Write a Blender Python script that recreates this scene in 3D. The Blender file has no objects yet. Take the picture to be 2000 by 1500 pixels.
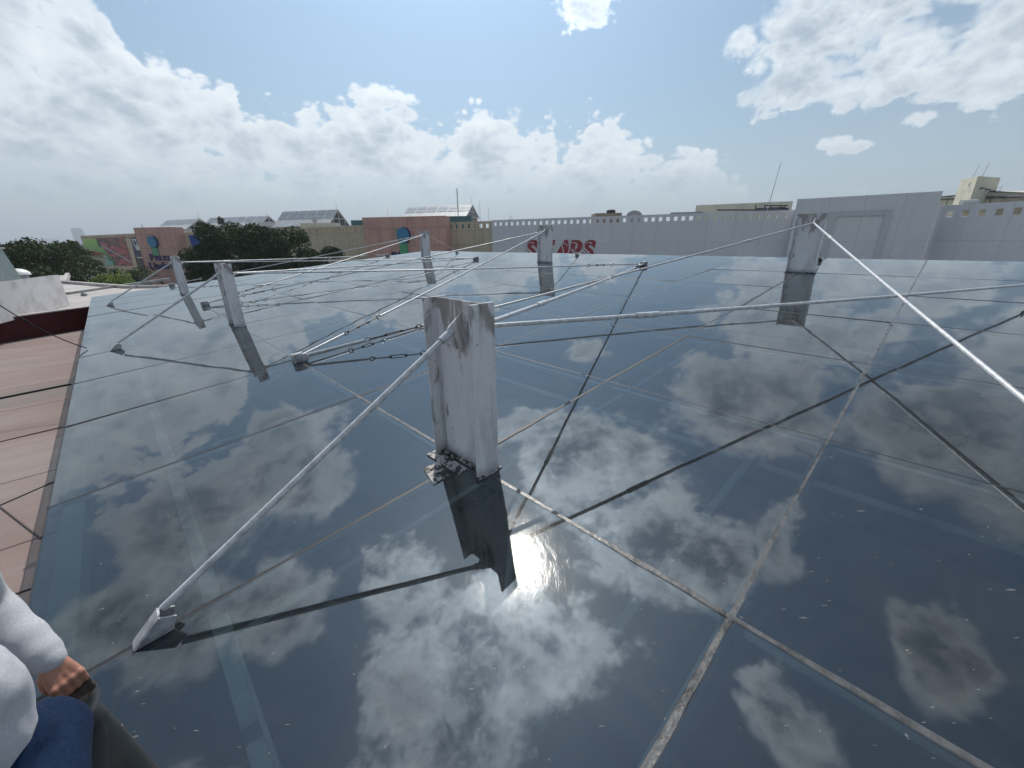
import bpy, bmesh, math, random
import numpy as np
from mathutils import Vector, Matrix
R_=math.radians
random.seed(7); rng=np.random.default_rng(7)
sc=bpy.context.scene
COL=sc.collection
# ------------------------------------------------------------------ camera
CW=np.array([[0.99989,-0.01485,0.0],[-0.00506,-0.34048,0.94024],[-0.01396,-0.94013,-0.34052]])
CAM=np.array([0.2465,-1.8376,1.0909]); F=782.4
cd=bpy.data.cameras.new('camera'); cam=bpy.data.objects.new('camera',cd); COL.objects.link(cam)
cd.sensor_width=36; cd.lens=36*F/2000; cd.clip_start=.02; cd.clip_end=30000
m=Matrix.Identity(4)
for r in range(3):
    m[r][0]=CW[r,0]; m[r][1]=-CW[r,1]; m[r][2]=-CW[r,2]; m[r][3]=CAM[r]
cam.matrix_world=m; sc.camera=cam
# ------------------------------------------------------------------ exposure
sc.view_settings.view_transform='Standard'; sc.view_settings.look='None'
sc.view_settings.gamma=1; sc.view_settings.exposure=0.0
sc.cycles.use_denoising=True
sc.cycles.max_bounces=10; sc.cycles.transparent_max_bounces=16; sc.cycles.volume_bounces=0
sc.cycles.sample_clamp_indirect=6
# ------------------------------------------------------------------ sun and sky
SUN_EL=R_(50.5); SUN_AZ=R_(-6.8)
SUND=Vector((math.sin(SUN_AZ)*math.cos(SUN_EL),math.cos(SUN_AZ)*math.cos(SUN_EL),math.sin(SUN_EL)))
sl=bpy.data.lights.new('sun','SUN'); sl.energy=3.5; sl.angle=R_(.5); sl.color=(1,.95,.87)
so=bpy.data.objects.new('sun',sl); COL.objects.link(so)
so.rotation_euler=SUND.to_track_quat('Z','Y').to_euler()
w=bpy.data.worlds.new('World'); sc.world=w; w.use_nodes=True
NT=w.node_tree; NT.nodes.clear()

class E:
    """tiny node-expression helper (scalar)"""
    nt=None
    def __init__(s,k): s.k=k
    @staticmethod
    def n(op,*a,clamp=False):
        x=E.nt.nodes.new('ShaderNodeMath'); x.operation=op; x.use_clamp=clamp
        for i,v in enumerate(a):
            if isinstance(v,E): E.nt.links.new(v.k,x.inputs[i])
            else: x.inputs[i].default_value=float(v)
        return E(x.outputs[0])
    def __add__(s,o): return E.n('ADD',s,o)
    __radd__=__add__
    def __sub__(s,o): return E.n('SUBTRACT',s,o)
    def __rsub__(s,o): return E.n('SUBTRACT',o,s)
    def __mul__(s,o): return E.n('MULTIPLY',s,o)
    __rmul__=__mul__
    def __truediv__(s,o): return E.n('DIVIDE',s,o)
    def max(s,o): return E.n('MAXIMUM',s,o)
    def min(s,o): return E.n('MINIMUM',s,o)
def sstep(e,a,b):
    x=E.nt.nodes.new('ShaderNodeMapRange'); x.interpolation_type='SMOOTHSTEP'
    E.nt.links.new(e.k,x.inputs[0]); x.inputs[1].default_value=a; x.inputs[2].default_value=b
    return E(x.outputs[0])
def mixc(nt,f,a,b):
    x=nt.nodes.new('ShaderNodeMix'); x.data_type='RGBA'
    for s,v in ((0,f),(6,a),(7,b)):
        if isinstance(v,E): nt.links.new(v.k,x.inputs[s])
        elif hasattr(v,'is_linked'): nt.links.new(v,x.inputs[s])
        elif s==0: x.inputs[s].default_value=v
        else: x.inputs[s].default_value=(*v,1)
    return x.outputs[2]
E.nt=NT
tc=NT.nodes.new('ShaderNodeTexCoord')
sep=NT.nodes.new('ShaderNodeSeparateXYZ'); NT.links.new(tc.outputs['Generated'],sep.inputs[0])
dx,dy,dz=[E(o) for o in sep.outputs]
sky=NT.nodes.new('ShaderNodeTexSky'); sky.sky_type='NISHITA'; sky.sun_disc=False
sky.sun_elevation=SUN_EL; sky.sun_rotation=SUN_AZ; sky.altitude=2200; sky.air_density=1.3; sky.dust_density=2.2; sky.ozone_density=2.0
def noise(vec,scale,detail,rough=.55,dist=0,off=(0,0,0)):
    mp=NT.nodes.new('ShaderNodeMapping'); mp.inputs['Location'].default_value=off
    NT.links.new(vec,mp.inputs[0])
    x=NT.nodes.new('ShaderNodeTexNoise'); x.inputs['Scale'].default_value=scale; x.inputs['Detail'].default_value=detail
    x.inputs['Roughness'].default_value=rough; x.inputs['Distortion'].default_value=dist
    NT.links.new(mp.outputs[0],x.inputs['Vector']); return x
# cumulus grow wide and flat: squash the direction vector a little in height
mp=NT.nodes.new('ShaderNodeMapping'); mp.inputs['Scale'].default_value=(1,1,1.45); NT.links.new(tc.outputs['Generated'],mp.inputs[0])
DV=mp.outputs[0]
warp=noise(DV,7,3,.5)
wv=NT.nodes.new('ShaderNodeVectorMath'); wv.operation='MULTIPLY_ADD'
NT.links.new(warp.outputs['Color'],wv.inputs[0]); wv.inputs[1].default_value=(.055,)*3; NT.links.new(DV,wv.inputs[2])
P=wv.outputs[0]
f1=E(noise(P,7.5,8,.61).outputs[0])
sh=.030
f2=E(noise(P,7.5,8,.61,off=(SUND.x*sh,SUND.y*sh,SUND.z*sh*1.45)).outputs[0])
vo=NT.nodes.new('ShaderNodeTexVoronoi'); vo.feature='F1'; vo.inputs['Scale'].default_value=23; vo.inputs['Detail'].default_value=1.5
vo.inputs['Roughness'].default_value=.55; vo.inputs['Lacunarity'].default_value=2.3
NT.links.new(P,vo.inputs['Vector']); v1=E(vo.outputs['Distance'])
dv=NT.nodes.new('ShaderNodeVectorMath'); dv.operation='SUBTRACT'; NT.links.new(P,dv.inputs[0]); NT.links.new(vo.outputs['Position'],dv.inputs[1])
dt=NT.nodes.new('ShaderNodeVectorMath'); dt.operation='DOT_PRODUCT'; NT.links.new(dv.outputs[0],dt.inputs[0]); dt.inputs[1].default_value=tuple(SUND)
puff=E(dt.outputs['Value'])*23.0
wob=E(noise(DV,3.2,3,.5,off=(3.1,1.7,.4)).outputs[0])
az=E.n('ARCTAN2',dx,dy)*57.2958+(wob-.5)*7
el=E.n('ARCSINE',dz)*57.2958+(f1-.5)*5
# top edge of the cumulus bank as a function of bearing
TOP=[(-90,16),(-70,20),(-60,22),(-52,23),(-44,23),(-39,21),(-37,18),(-34,18),(-30,16.5),(-28.5,14),(-25,14.8),(-21,15.5),(-18,17),(-13.5,17),(-11,15),(-8.7,14),(-5.6,15.6),(0,15.2),(4.8,15),(6,12.2),(9.7,14.3),(13.4,13.2),(17,10.8),(21.6,11),(25.6,9),(29,6),(40,5),(60,6),(90,12)]
fc=NT.nodes.new('ShaderNodeFloatCurve'); cv=fc.mapping.curves[0]
for i,(a,e) in enumerate(TOP):
    x,y=(a+90)/180,e/30
    if i==0: cv.points[0].location=(x,y)
    elif i==len(TOP)-1: cv.points[len(cv.points)-1].location=(x,y)
    else: cv.points.new(x,y)
fc.mapping.update()
NT.links.new(((az+90)/180).k,fc.inputs['Value'])
top=E(fc.outputs[0])*30
Mb=((top-el)/5).min(1.0).max(-2.5)
# separate clouds: bearing, elevation, half width, half height, gain
BL=[(9.6,22.6,4.2,1.9,1.),(25.2,18.4,2,1.4,1),(37,20,11,6.5,1.1),(32.5,13.6,6,3.2,1.1),(40,15,6,3,1),(46,14,6,5,1),(52,20,7,7,1),(35,8.4,4,1.2,.7),(41.5,9.5,3,1.2,.6),
 (-36,29,8,8,1.1),(-49,27,9,10,1),(-56,36,9,7,1),(-45,42,8,6,.8),(-17,59,34,8,1.2),(-28,48,7,5,.8),(-33,66,22,6,1),(8,38,15,7.5,1.1),(-4,33,6,3,.6),(20,48,20,8,1.15),(31.5,29,12,7,1.2),(39,45,4,4.5,.9),
 (58,48,5,5,1),(50,28,8,7,1.1),(9.5,23.5,3,1.4,.4),(41,20,5,5,1),(57,32,4,4,.8),(46,60,9,4,.7),(70,62,10,5,.7),(-70,52,9,6,.7),(-80,25,12,9,.9),(80,25,11,9,.9),(110,30,18,12,1),(-115,30,18,12,1),(160,25,20,9,1),(-160,45,25,10,1)]
M=None
for a,e,wd,h,g in BL:
    q=E.n('MULTIPLY',(az-a)/wd,(az-a)/wd); r=E.n('MULTIPLY',(el-e)/h,(el-e)/h)
    t=(1.0-(q+r))*g
    M=t if M is None else M.max(t)
M=M.max(-2.5)
bank=Mb
D0=bank.max(M)
D=D0*.56+(f1-.5)*1.75+(.34-v1)*(.42-.20*E.n('GREATER_THAN',el,24.0))+.09
Dl=(f1-f2)*2.2
high=sstep(el,14.0,30.0); mid_=sstep(el,7.0,17.0)*sstep(az,12.0,24.0)
mid_=mid_.max(high)
dts=NT.nodes.new('ShaderNodeVectorMath'); dts.operation='DOT_PRODUCT'; NT.links.new(tc.outputs['Generated'],dts.inputs[0]); dts.inputs[1].default_value=tuple(SUND)
cs=E(dts.outputs['Value']).max(0)
g6=E.n('POWER',cs,7.0); g90=E.n('POWER',cs,45.0)
alpha=sstep(D,0.0,.16)*(1.0-mid_)+sstep(D,-.05,.36)*mid_
thick=sstep(D+(f1-.5)*.7,.10,.95)*(1.0-mid_)+sstep(D+(f1-.5)*.5,.06,.72)*mid_
lit=sstep(Dl+puff*.26,-.12,.30)     # faces turned to the sun
deep=mixc(NT,sstep(el,21.0,33.0),(4.6,5.7,6.8),(2.3,2.9,3.7))
core=mixc(NT,thick,(10.0,10.8,11.5),deep)
body=mixc(NT,lit*(1.0-thick*.5),core,(11.2,11.9,12.4))
def scale(col,k):
    x=NT.nodes.new('ShaderNodeVectorMath'); x.operation='SCALE'; NT.links.new(col,x.inputs[0]); NT.links.new(k.k,x.inputs['Scale']); return x.outputs[0]
body=scale(body,.66+.28*(1.0-high)+1.75*g6*high+.5*g6+2.2*g90)        # clouds glow towards the sun
# clear sky with a milky layer that thickens towards the horizon and round the sun
hz=E.n('POWER',(1.0-dz.max(0)),6.0)*.85
tint=NT.nodes.new('ShaderNodeMix'); tint.data_type='RGBA'; tint.blend_type='MULTIPLY'; tint.inputs[0].default_value=1
NT.links.new(sky.outputs[0],tint.inputs[6]); tint.inputs[7].default_value=(1.22,1.45,1.42,1)
clear=mixc(NT,.20,tint.outputs[2],(5.6,6.8,7.8))
clear=scale(clear,.72+.92*g6)
clear=mixc(NT,hz,clear,(5.5,6.25,7.0))
clear=mixc(NT,(g90*.8+g6*.12).min(1.0),clear,(14.,15.5,17.))
hfade=sstep(el,2.0,10.0)
cl=mixc(NT,alpha*(hfade*.8+.15),clear,body)
bg=NT.nodes.new('ShaderNodeBackground'); bg.inputs[1].default_value=.093
NT.links.new(cl,bg.inputs[0])
wo=NT.nodes.new('ShaderNodeOutputWorld'); NT.links.new(bg.outputs[0],wo.inputs[0])
w.cycles.sampling_method='MANUAL'; w.cycles.sample_map_resolution=512

# ------------------------------------------------------------------ geometry helpers
S=1.3
U=np.array([-.69184,.72205,0.]); V=np.array([.71954,.68943,.08337]); N=np.cross(U,V); N=N/np.linalg.norm(N); N=N if N[2]>0 else -N
def node(i,j,h=0): return S*i*U+S*j*V+N*h
def ray(x,y):
    r=CW@np.array([(x-1000)/F,(y-750)/F,1]); return r/np.linalg.norm(r)
def at_y(x,y,Y):
    r=ray(x,y); return CAM+r*(Y-CAM[1])/r[1]
def at_z(x,y,z):
    r=ray(x,y); return CAM+r*(z-CAM[2])/r[2]
class MB:
    def __init__(s): s.v=[];s.f=[];s.m=[];s.uv=[]
    def add(s,vs,fs,mi=0,uv=None):
        b=len(s.v); s.v+= [tuple(map(float,p)) for p in vs]
        for k,f in enumerate(fs):
            s.f.append(tuple(b+i for i in f)); s.m.append(mi); s.uv.append(uv[k] if uv else None)
    def obox(s,c,ax,ay,az_,mi=0):
        """box from centre and three half-axis vectors"""
        c,ax,ay,az_=map(np.asarray,(c,ax,ay,az_)); vs=[c+x*ax+y*ay+z*az_ for z in(-1,1) for y in(-1,1) for x in(-1,1)]
        fs=[(0,2,3,1),(4,5,7,6),(0,1,5,4),(2,6,7,3),(0,4,6,2),(1,3,7,5)]
        if np.dot(np.cross(ax,ay),az_)<0: fs=[f[::-1] for f in fs]
        s.add(vs,fs,mi)
    def box(s,a,b,mi=0):
        a=np.array(a,float);b=np.array(b,float);c=(a+b)/2;h=(b-a)/2
        s.obox(c,(h[0],0,0),(0,h[1],0),(0,0,h[2]),mi)
    def cyl(s,p0,p1,r0,r1=None,n=12,mi=0,cap=True):
        p0=np.array(p0,float);p1=np.array(p1,float);r1=r0 if r1 is None else r1
        d=p1-p0;d/=np.linalg.norm(d); a=np.cross(d,(0,0,1) if abs(d[2])<.9 else (1,0,0));a/=np.linalg.norm(a);b=np.cross(d,a)
        vs=[];
        for p,r in((p0,r0),(p1,r1)):
            for k in range(n):
                t=2*math.pi*k/n; vs.append(p+r*(math.cos(t)*a+math.sin(t)*b))
        fs=[(k,(k+1)%n,n+(k+1)%n,n+k) for k in range(n)]
        if cap: fs+= [tuple(range(n))[::-1],tuple(range(n,2*n))]
        s.add(vs,fs,mi)
    def tube(s,pts,r,n=8,mi=0):
        for a,b in zip(pts[:-1],pts[1:]): s.cyl(a,b,r,n=n,mi=mi)
    def torus(s,c,ax,R,r,n=18,k=8,mi=0):
        c=np.array(c,float);ax=np.array(ax,float);ax/=np.linalg.norm(ax)
        a=np.cross(ax,(0,0,1) if abs(ax[2])<.9 else (1,0,0));a/=np.linalg.norm(a);b=np.cross(ax,a)
        vs=[];fs=[]
        for i in range(n):
            t=2*math.pi*i/n;o=math.cos(t)*a+math.sin(t)*b
            for j in range(k):
                q=2*math.pi*j/k; vs.append(c+o*(R+r*math.cos(q))+ax*r*math.sin(q))
        for i in range(n):
            for j in range(k):
                fs.append((i*k+j,((i+1)%n)*k+j,((i+1)%n)*k+(j+1)%k,i*k+(j+1)%k))
        s.add(vs,fs,mi)
    def prism(s,poly,ext,mi=0):
        """planar polygon (3d points) extruded by vector ext"""
        ext=np.array(ext,float);P0=[np.array(p,float) for p in poly];n=len(P0)
        nn=np.cross(P0[1]-P0[0],P0[2]-P0[0]); 
        if np.dot(nn,ext)>0: P0=P0[::-1]
        vs=P0+[p+ext for p in P0]
        fs=[tuple(range(n)),tuple(range(n,2*n))[::-1]]+[(k,n+k,n+(k+1)%n,(k+1)%n) for k in range(n)]
        s.add(vs,fs,mi)
    def build(s,name,mats,parent=None,loc=None,smooth=False,bevel=0):
        if not isinstance(mats,(list,tuple)): mats=[mats]
        base=np.zeros(3)
        if parent is not None: base=np.array(parent.get('_w',(0,0,0)))
        if loc is not None: base=np.array(loc,float)
        me=bpy.data.meshes.new(name); me.from_pydata([tuple(np.array(p)-base) for p in s.v],[],s.f)
        for mm in mats: me.materials.append(mm)
        me.polygons.foreach_set('material_index',s.m)
        if any(u is not None for u in s.uv):
            ul=me.uv_layers.new(name='uv')
            for p,u in zip(me.polygons,s.uv):
                if u is None: continue
                for li,c in zip(p.loop_indices,u): ul.data[li].uv=c
        if smooth:
            me.polygons.foreach_set('use_smooth',[True]*len(me.polygons))
            me.set_sharp_from_angle(angle=R_(40))
        if bevel:
            bm=bmesh.new(); bm.from_mesh(me); bmesh.ops.bevel(bm,geom=bm.edges[:],offset=bevel,segments=2,affect='EDGES',clamp_overlap=True); bm.to_mesh(me); bm.free()
        o=bpy.data.objects.new(name,me); COL.objects.link(o)
        if parent is not None: 
            o.parent=parent
            if '_w' in parent: o['_w']=tuple(base)
        if loc is not None: o.location=loc; o['_w']=tuple(base)
        if parent is not None and loc is None: o.location=(0,0,0); o['_w']=tuple(base)
        return o
def tag(o,label=None,cat=None,group=None,kind=None):
    if label:o['label']=label
    if cat:o['category']=cat
    if group:o['group']=group
    if kind:o['kind']=kind
    return o
def thing(name,label,cat,loc,group=None):
    o=bpy.data.objects.new(name,None); COL.objects.link(o); o.location=tuple(map(float,loc)); o.empty_display_size=.2
    o['_w']=tuple(map(float,loc)); return tag(o,label,cat,group)
# ------------------------------------------------------------------ materials
def mat(name,col=(.5,.5,.5),rough=.6,metal=0,spec=.5,var=0,scale=3,col2=None,bump=0,bscale=20,stretch=(1,1,1),detail=6,thr=(.4,.65)):
    mm=bpy.data.materials.new(name); mm.use_nodes=True; nt=mm.node_tree; b=nt.nodes['Principled BSDF']
    b.inputs['Base Color'].default_value=(*col,1); b.inputs['Roughness'].default_value=rough; b.inputs['Metallic'].default_value=metal
    b.inputs['Specular IOR Level'].default_value=spec
    tcn=nt.nodes.new('ShaderNodeTexCoord'); mpn=nt.nodes.new('ShaderNodeMapping'); mpn.inputs['Scale'].default_value=stretch
    nt.links.new(tcn.outputs['Object'],mpn.inputs[0])
    if col2 is not None or var:
        n=nt.nodes.new('ShaderNodeTexNoise'); n.inputs['Scale'].default_value=scale; n.inputs['Detail'].default_value=detail; n.inputs['Roughness'].default_value=.62
        nt.links.new(mpn.outputs[0],n.inputs['Vector'])
        mr=nt.nodes.new('ShaderNodeMapRange'); mr.inputs[1].default_value=thr[0]; mr.inputs[2].default_value=thr[1]; nt.links.new(n.outputs[0],mr.inputs[0])
        c2=col2 if col2 is not None else tuple(c*(1-var) for c in col)
        out=mixc(nt,E(mr.outputs[0]),col,c2)
        nt.links.new(out,b.inputs['Base Color'])
    if bump:
        n2=nt.nodes.new('ShaderNodeTexNoise'); n2.inputs['Scale'].default_value=bscale; n2.inputs['Detail'].default_value=5
        nt.links.new(mpn.outputs[0],n2.inputs['Vector'])
        bp=nt.nodes.new('ShaderNodeBump'); bp.inputs['Strength'].default_value=1; bp.inputs['Distance'].default_value=bump
        nt.links.new(n2.outputs[0],bp.inputs['Height']); nt.links.new(bp.outputs[0],b.inputs['Normal'])
    return mm
def post_material():
    """old white paint on steel: rain streaks, brown glue smears, chips"""
    mm=bpy.data.materials.new('weathered_white_paint'); mm.use_nodes=True; nt=mm.node_tree; b=nt.nodes['Principled BSDF']; E.nt=nt
    t=nt.nodes.new('ShaderNodeTexCoord')
    def nz(sc_,stretch,det=6,off=(0,0,0),dist=0):
        mpn=nt.nodes.new('ShaderNodeMapping'); mpn.inputs['Scale'].default_value=stretch; mpn.inputs['Location'].default_value=off
        nt.links.new(t.outputs['Object'],mpn.inputs[0]); n=nt.nodes.new('ShaderNodeTexNoise'); n.inputs['Scale'].default_value=sc_; n.inputs['Detail'].default_value=det; n.inputs['Roughness'].default_value=.6; n.inputs['Distortion'].default_value=dist
        nt.links.new(mpn.outputs[0],n.inputs['Vector']); return E(n.outputs[0])
    a=nz(9,(1,1,.28)); s=nz(14,(1,1,.07),off=(1,2,0)); br=nz(5.5,(1,1,.35),off=(4,0,2),dist=1.2); ch=nz(60,(1,1,.6),3)
    spz=nt.nodes.new('ShaderNodeSeparateXYZ'); nt.links.new(t.outputs['Object'],spz.inputs[0]); z=E(spz.outputs[2])
    c=mixc(nt,sstep(a,.46,.74),(.72,.71,.72),(.50,.49,.50))
    c=mixc(nt,sstep(s,.55,.72)*.6,c,(.27,.25,.235))
    c=mixc(nt,sstep(br+(z-.55)*.24,.53,.61)*.7,c,(.17,.13,.095))
    c=mixc(nt,sstep(ch,.66,.71)*.7,c,(.12,.11,.11))
    c=mixc(nt,sstep(z,.07,.0)*.5,c,(.13,.12,.12))
    nt.links.new(c,b.inputs['Base Color']); b.inputs['Roughness'].default_value=.55
    bp=nt.nodes.new('ShaderNodeBump'); bp.inputs['Distance'].default_value=.0015; nt.links.new((ch+a).k,bp.inputs['Height']); nt.links.new(bp.outputs[0],b.inputs['Normal'])
    return mm
M_POST=post_material()
M_ROD=mat('white_rod_paint',(.62,.63,.64),.38,.15,var=.35,scale=30,bump=.0006,bscale=60)
M_BRK=mat('grey_bracket_paint',(.42,.43,.45),.5,.1,col2=(.2,.2,.21),scale=22,bump=.0012,bscale=40)
M_BLACK=mat('black_steel',(.012,.012,.014),.5,.1)
M_RUBBER=mat('black_rubber',(.008,.008,.009),.8,spec=.2)
M_EYE=mat('zinc_eye',(.5,.5,.5),.35,.7,var=.4,scale=40)
M_SEALD=mat('dark_sealant',(.014,.014,.016),.5,var=.4,scale=30,bump=.001,bscale=80)
M_SEALL=mat('grey_sealant',(.10,.098,.097),.36,col2=(.03,.029,.028),scale=14,bump=.002,bscale=60,thr=(.45,.62))
M_CRUST=mat('cracked_sealant',(.42,.40,.38),.7,col2=(.04,.036,.033),scale=30,bump=.003,bscale=45,thr=(.47,.55),detail=8)
def glass_material():
    mm=bpy.data.materials.new('tinted_reflective_glass'); mm.use_nodes=True; nt=mm.node_tree; nt.nodes.clear(); E.nt=nt
    out=nt.nodes.new('ShaderNodeOutputMaterial'); t=nt.nodes.new('ShaderNodeTexCoord')
    def nz(sc_,det=2,stretch=(1,1,1),off=(0,0,0),rough=.5,dist=0):
        mpn=nt.nodes.new('ShaderNodeMapping'); mpn.inputs['Scale'].default_value=stretch; mpn.inputs['Location'].default_value=off
        nt.links.new(t.outputs['Object'],mpn.inputs[0]); n=nt.nodes.new('ShaderNodeTexNoise'); n.inputs['Scale'].default_value=sc_; n.inputs['Detail'].default_value=det; n.inputs['Roughness'].default_value=rough; n.inputs['Distortion'].default_value=dist
        nt.links.new(mpn.outputs[0],n.inputs['Vector']); return E(n.outputs[0])
    # heat-treated panes are never dead flat
    bp=nt.nodes.new('ShaderNodeBump'); bp.inputs['Strength'].default_value=1; bp.inputs['Distance'].default_value=.0014
    nt.links.new((nz(1.7,1)+nz(5.0,1,(1,1,1),(5,3,1))*.10).k,bp.inputs['Height'])
    bp2=nt.nodes.new('ShaderNodeBump'); bp2.inputs['Distance'].default_value=.00025
    scr=nz(38,6,(1,.35,1),(2,1,0),.7,2.0)
    nt.links.new(scr.k,bp2.inputs['Height']); nt.links.new(bp.outputs[0],bp2.inputs['Normal'])
    fr=nt.nodes.new('ShaderNodeFresnel'); ge=nt.nodes.new('ShaderNodeNewGeometry'); bf=E(ge.outputs['Backfacing']); nt.links.new((bf*(1/2.12-2.12)+2.12).k,fr.inputs[0]); nt.links.new(bp.outputs[0],fr.inputs[1])
    gl=nt.nodes.new('ShaderNodeBsdfGlossy'); gl.inputs['Roughness'].default_value=.014; gl.inputs[0].default_value=(.86,.94,1,1); nt.links.new(bp.outputs[0],gl.inputs['Normal'])
    g2=nt.nodes.new('ShaderNodeBsdfGlossy'); g2.inputs['Roughness'].default_value=.13; nt.links.new(bp2.outputs[0],g2.inputs['Normal'])
    mg=nt.nodes.new('ShaderNodeMixShader'); dirt=nz(2.6,7,(1,1,1),(9,2,4),.65,1.0)
    nt.links.new((sstep(dirt,.45,.75)*.16+.09).k,mg.inputs[0]); nt.links.new(gl.outputs[0],mg.inputs[1]); nt.links.new(g2.outputs[0],mg.inputs[2])
    tr=nt.nodes.new('ShaderNodeBsdfTransparent'); tr.inputs[0].default_value=(.25,.315,.33,1)
    mx=nt.nodes.new('ShaderNodeMixShader'); nt.links.new(fr.outputs[0],mx.inputs[0]); nt.links.new(tr.outputs[0],mx.inputs[1]); nt.links.new(mg.outputs[0],mx.inputs[2])
    # dust film, droppings, dried drips
    df=nt.nodes.new('ShaderNodeBsdfDiffuse'); df.inputs[0].default_value=(.46,.45,.42,1)
    def speck(scale,stretch,rot,r0,off):
        mpn=nt.nodes.new('ShaderNodeMapping'); mpn.inputs['Scale'].default_value=stretch; mpn.inputs['Rotation'].default_value=(0,0,rot); mpn.inputs['Location'].default_value=off
        nt.links.new(t.outputs['Object'],mpn.inputs[0]); wn=nt.nodes.new('ShaderNodeTexNoise'); wn.inputs['Scale'].default_value=30; nt.links.new(mpn.outputs[0],wn.inputs['Vector'])
        ad=nt.nodes.new('ShaderNodeVectorMath'); ad.operation='MULTIPLY_ADD'; nt.links.new(wn.outputs['Color'],ad.inputs[0]); ad.inputs[1].default_value=(.03,)*3; nt.links.new(mpn.outputs[0],ad.inputs[2])
        vo=nt.nodes.new('ShaderNodeTexVoronoi'); vo.inputs['Scale'].default_value=scale; nt.links.new(ad.outputs[0],vo.inputs['Vector'])
        cs=nt.nodes.new('ShaderNodeSeparateColor'); nt.links.new(vo.outputs['Color'],cs.inputs[0])
        rad=sstep(E(cs.outputs[0]),.45,1.0)*r0
        return sstep(rad-E(vo.outputs['Distance']),0,.02)
    lw=nt.nodes.new('ShaderNodeLayerWeight'); lw.inputs[0].default_value=.5
    d=sstep(dirt,.35,.85)*.03+.008+E.n('POWER',E(lw.outputs['Facing']),6.0)*.10
    d=d+speck(11,(1,1.6,1),.3,.05,(0,0,0))*.25+speck(5,(1,4.2,1),1.0,.085,(3,7,0))*.22+speck(24,(1,1,1),.9,.10,(1,1,0))*.28+speck(13,(1,7,1),.25,.10,(2,5,0))*.3+speck(7,(1,9,1),1.9,.08,(5,1,0))*.22+sstep(nz(7,8,(1,1,1),(3,8,1),.7,2.5),.60,.80)*.05
    ms=nt.nodes.new('ShaderNodeMixShader'); nt.links.new(d.min(1).k,ms.inputs[0]); nt.links.new(mx.outputs[0],ms.inputs[1]); nt.links.new(df.outputs[0],ms.inputs[2])
    nt.links.new(ms.outputs[0],out.inputs[0]); return mm
M_GLASS=glass_material()
M_GEDGE=mat('glass_edge',(.16,.23,.23),.3)
M_CONC=mat('concrete',(.30,.295,.285),.85,var=.3,scale=2,bump=.003)
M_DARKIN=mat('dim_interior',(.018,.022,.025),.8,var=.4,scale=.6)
M_BEAM=mat('white_beam_paint',(.72,.75,.75),.5,var=.12,scale=5)
def felt_material(name,c1,c2,c3):
    mm=bpy.data.materials.new(name); mm.use_nodes=True; nt=mm.node_tree; b=nt.nodes['Principled BSDF']; E.nt=nt
    t=nt.nodes.new('ShaderNodeTexCoord')
    mpn=nt.nodes.new('ShaderNodeMapping'); mpn.inputs['Rotation'].default_value=(0,0,-math.atan2(V[1],V[0])); nt.links.new(t.outputs['Object'],mpn.inputs[0])
    def nz(sc_,det,stretch=(1,1,1)):
        m2=nt.nodes.new('ShaderNodeMapping'); m2.inputs['Scale'].default_value=stretch; nt.links.new(mpn.outputs[0],m2.inputs[0])
        n=nt.nodes.new('ShaderNodeTexNoise'); n.inputs['Scale'].default_value=sc_; n.inputs['Detail'].default_value=det; n.inputs['Roughness'].default_value=.65; nt.links.new(m2.outputs[0],n.inputs['Vector']); return E(n.outputs[0])
    a=nz(.9,6,(.35,1,1)); g=nz(160,2); st=nz(2.2,7,(.3,1,1)); bl=nz(.55,3,(.6,1,1))
    br=nt.nodes.new('ShaderNodeTexBrick'); br.offset=.0; br.inputs['Scale'].default_value=1; br.inputs['Brick Width'].default_value=60; br.inputs['Row Height'].default_value=1.25
    br.inputs['Mortar Size'].default_value=.012; br.inputs['Color1'].default_value=(1,1,1,1); br.inputs['Color2'].default_value=(.88,.88,.88,1); br.inputs['Mortar'].default_value=(.25,.25,.25,1)
    nt.links.new(mpn.outputs[0],br.inputs[0])
    c=mixc(nt,sstep(a,.4,.66),c1,c2); c=mixc(nt,sstep(st,.54,.72)*.6,c,c3); c=mixc(nt,sstep(bl,.56,.66)*.45,c,(.13,.12,.12)); c=mixc(nt,sstep(g,.35,.75)*.35,c,(.55,.5,.47))
    mu=nt.nodes.new('ShaderNodeMix'); mu.data_type='RGBA'; mu.blend_type='MULTIPLY'; mu.inputs[0].default_value=.85; nt.links.new(c,mu.inputs[6]); nt.links.new(br.outputs[0],mu.inputs[7])
    nt.links.new(mu.outputs[2],b.inputs['Base Color']); b.inputs['Roughness'].default_value=.9
    bp=nt.nodes.new('ShaderNodeBump'); bp.inputs['Distance'].default_value=.004; nt.links.new((g*.5+st).k,bp.inputs['Height']); nt.links.new(bp.outputs[0],b.inputs['Normal'])
    return mm
M_FELT=felt_material('faded_red_roofing',(.225,.15,.132),(.275,.225,.205),(.155,.12,.11))
M_FELT2=felt_material('pale_roofing',(.50,.46,.44),(.42,.38,.36),(.34,.28,.27))
M_MAROON=mat('maroon_paint',(.075,.008,.012),.8,var=.4,scale=3,bump=.002)
M_WPLAST=mat('patched_white_plaster',(.62,.60,.61),.8,col2=(.40,.38,.37),scale=2.6,bump=.006,bscale=6,thr=(.45,.72))
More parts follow.
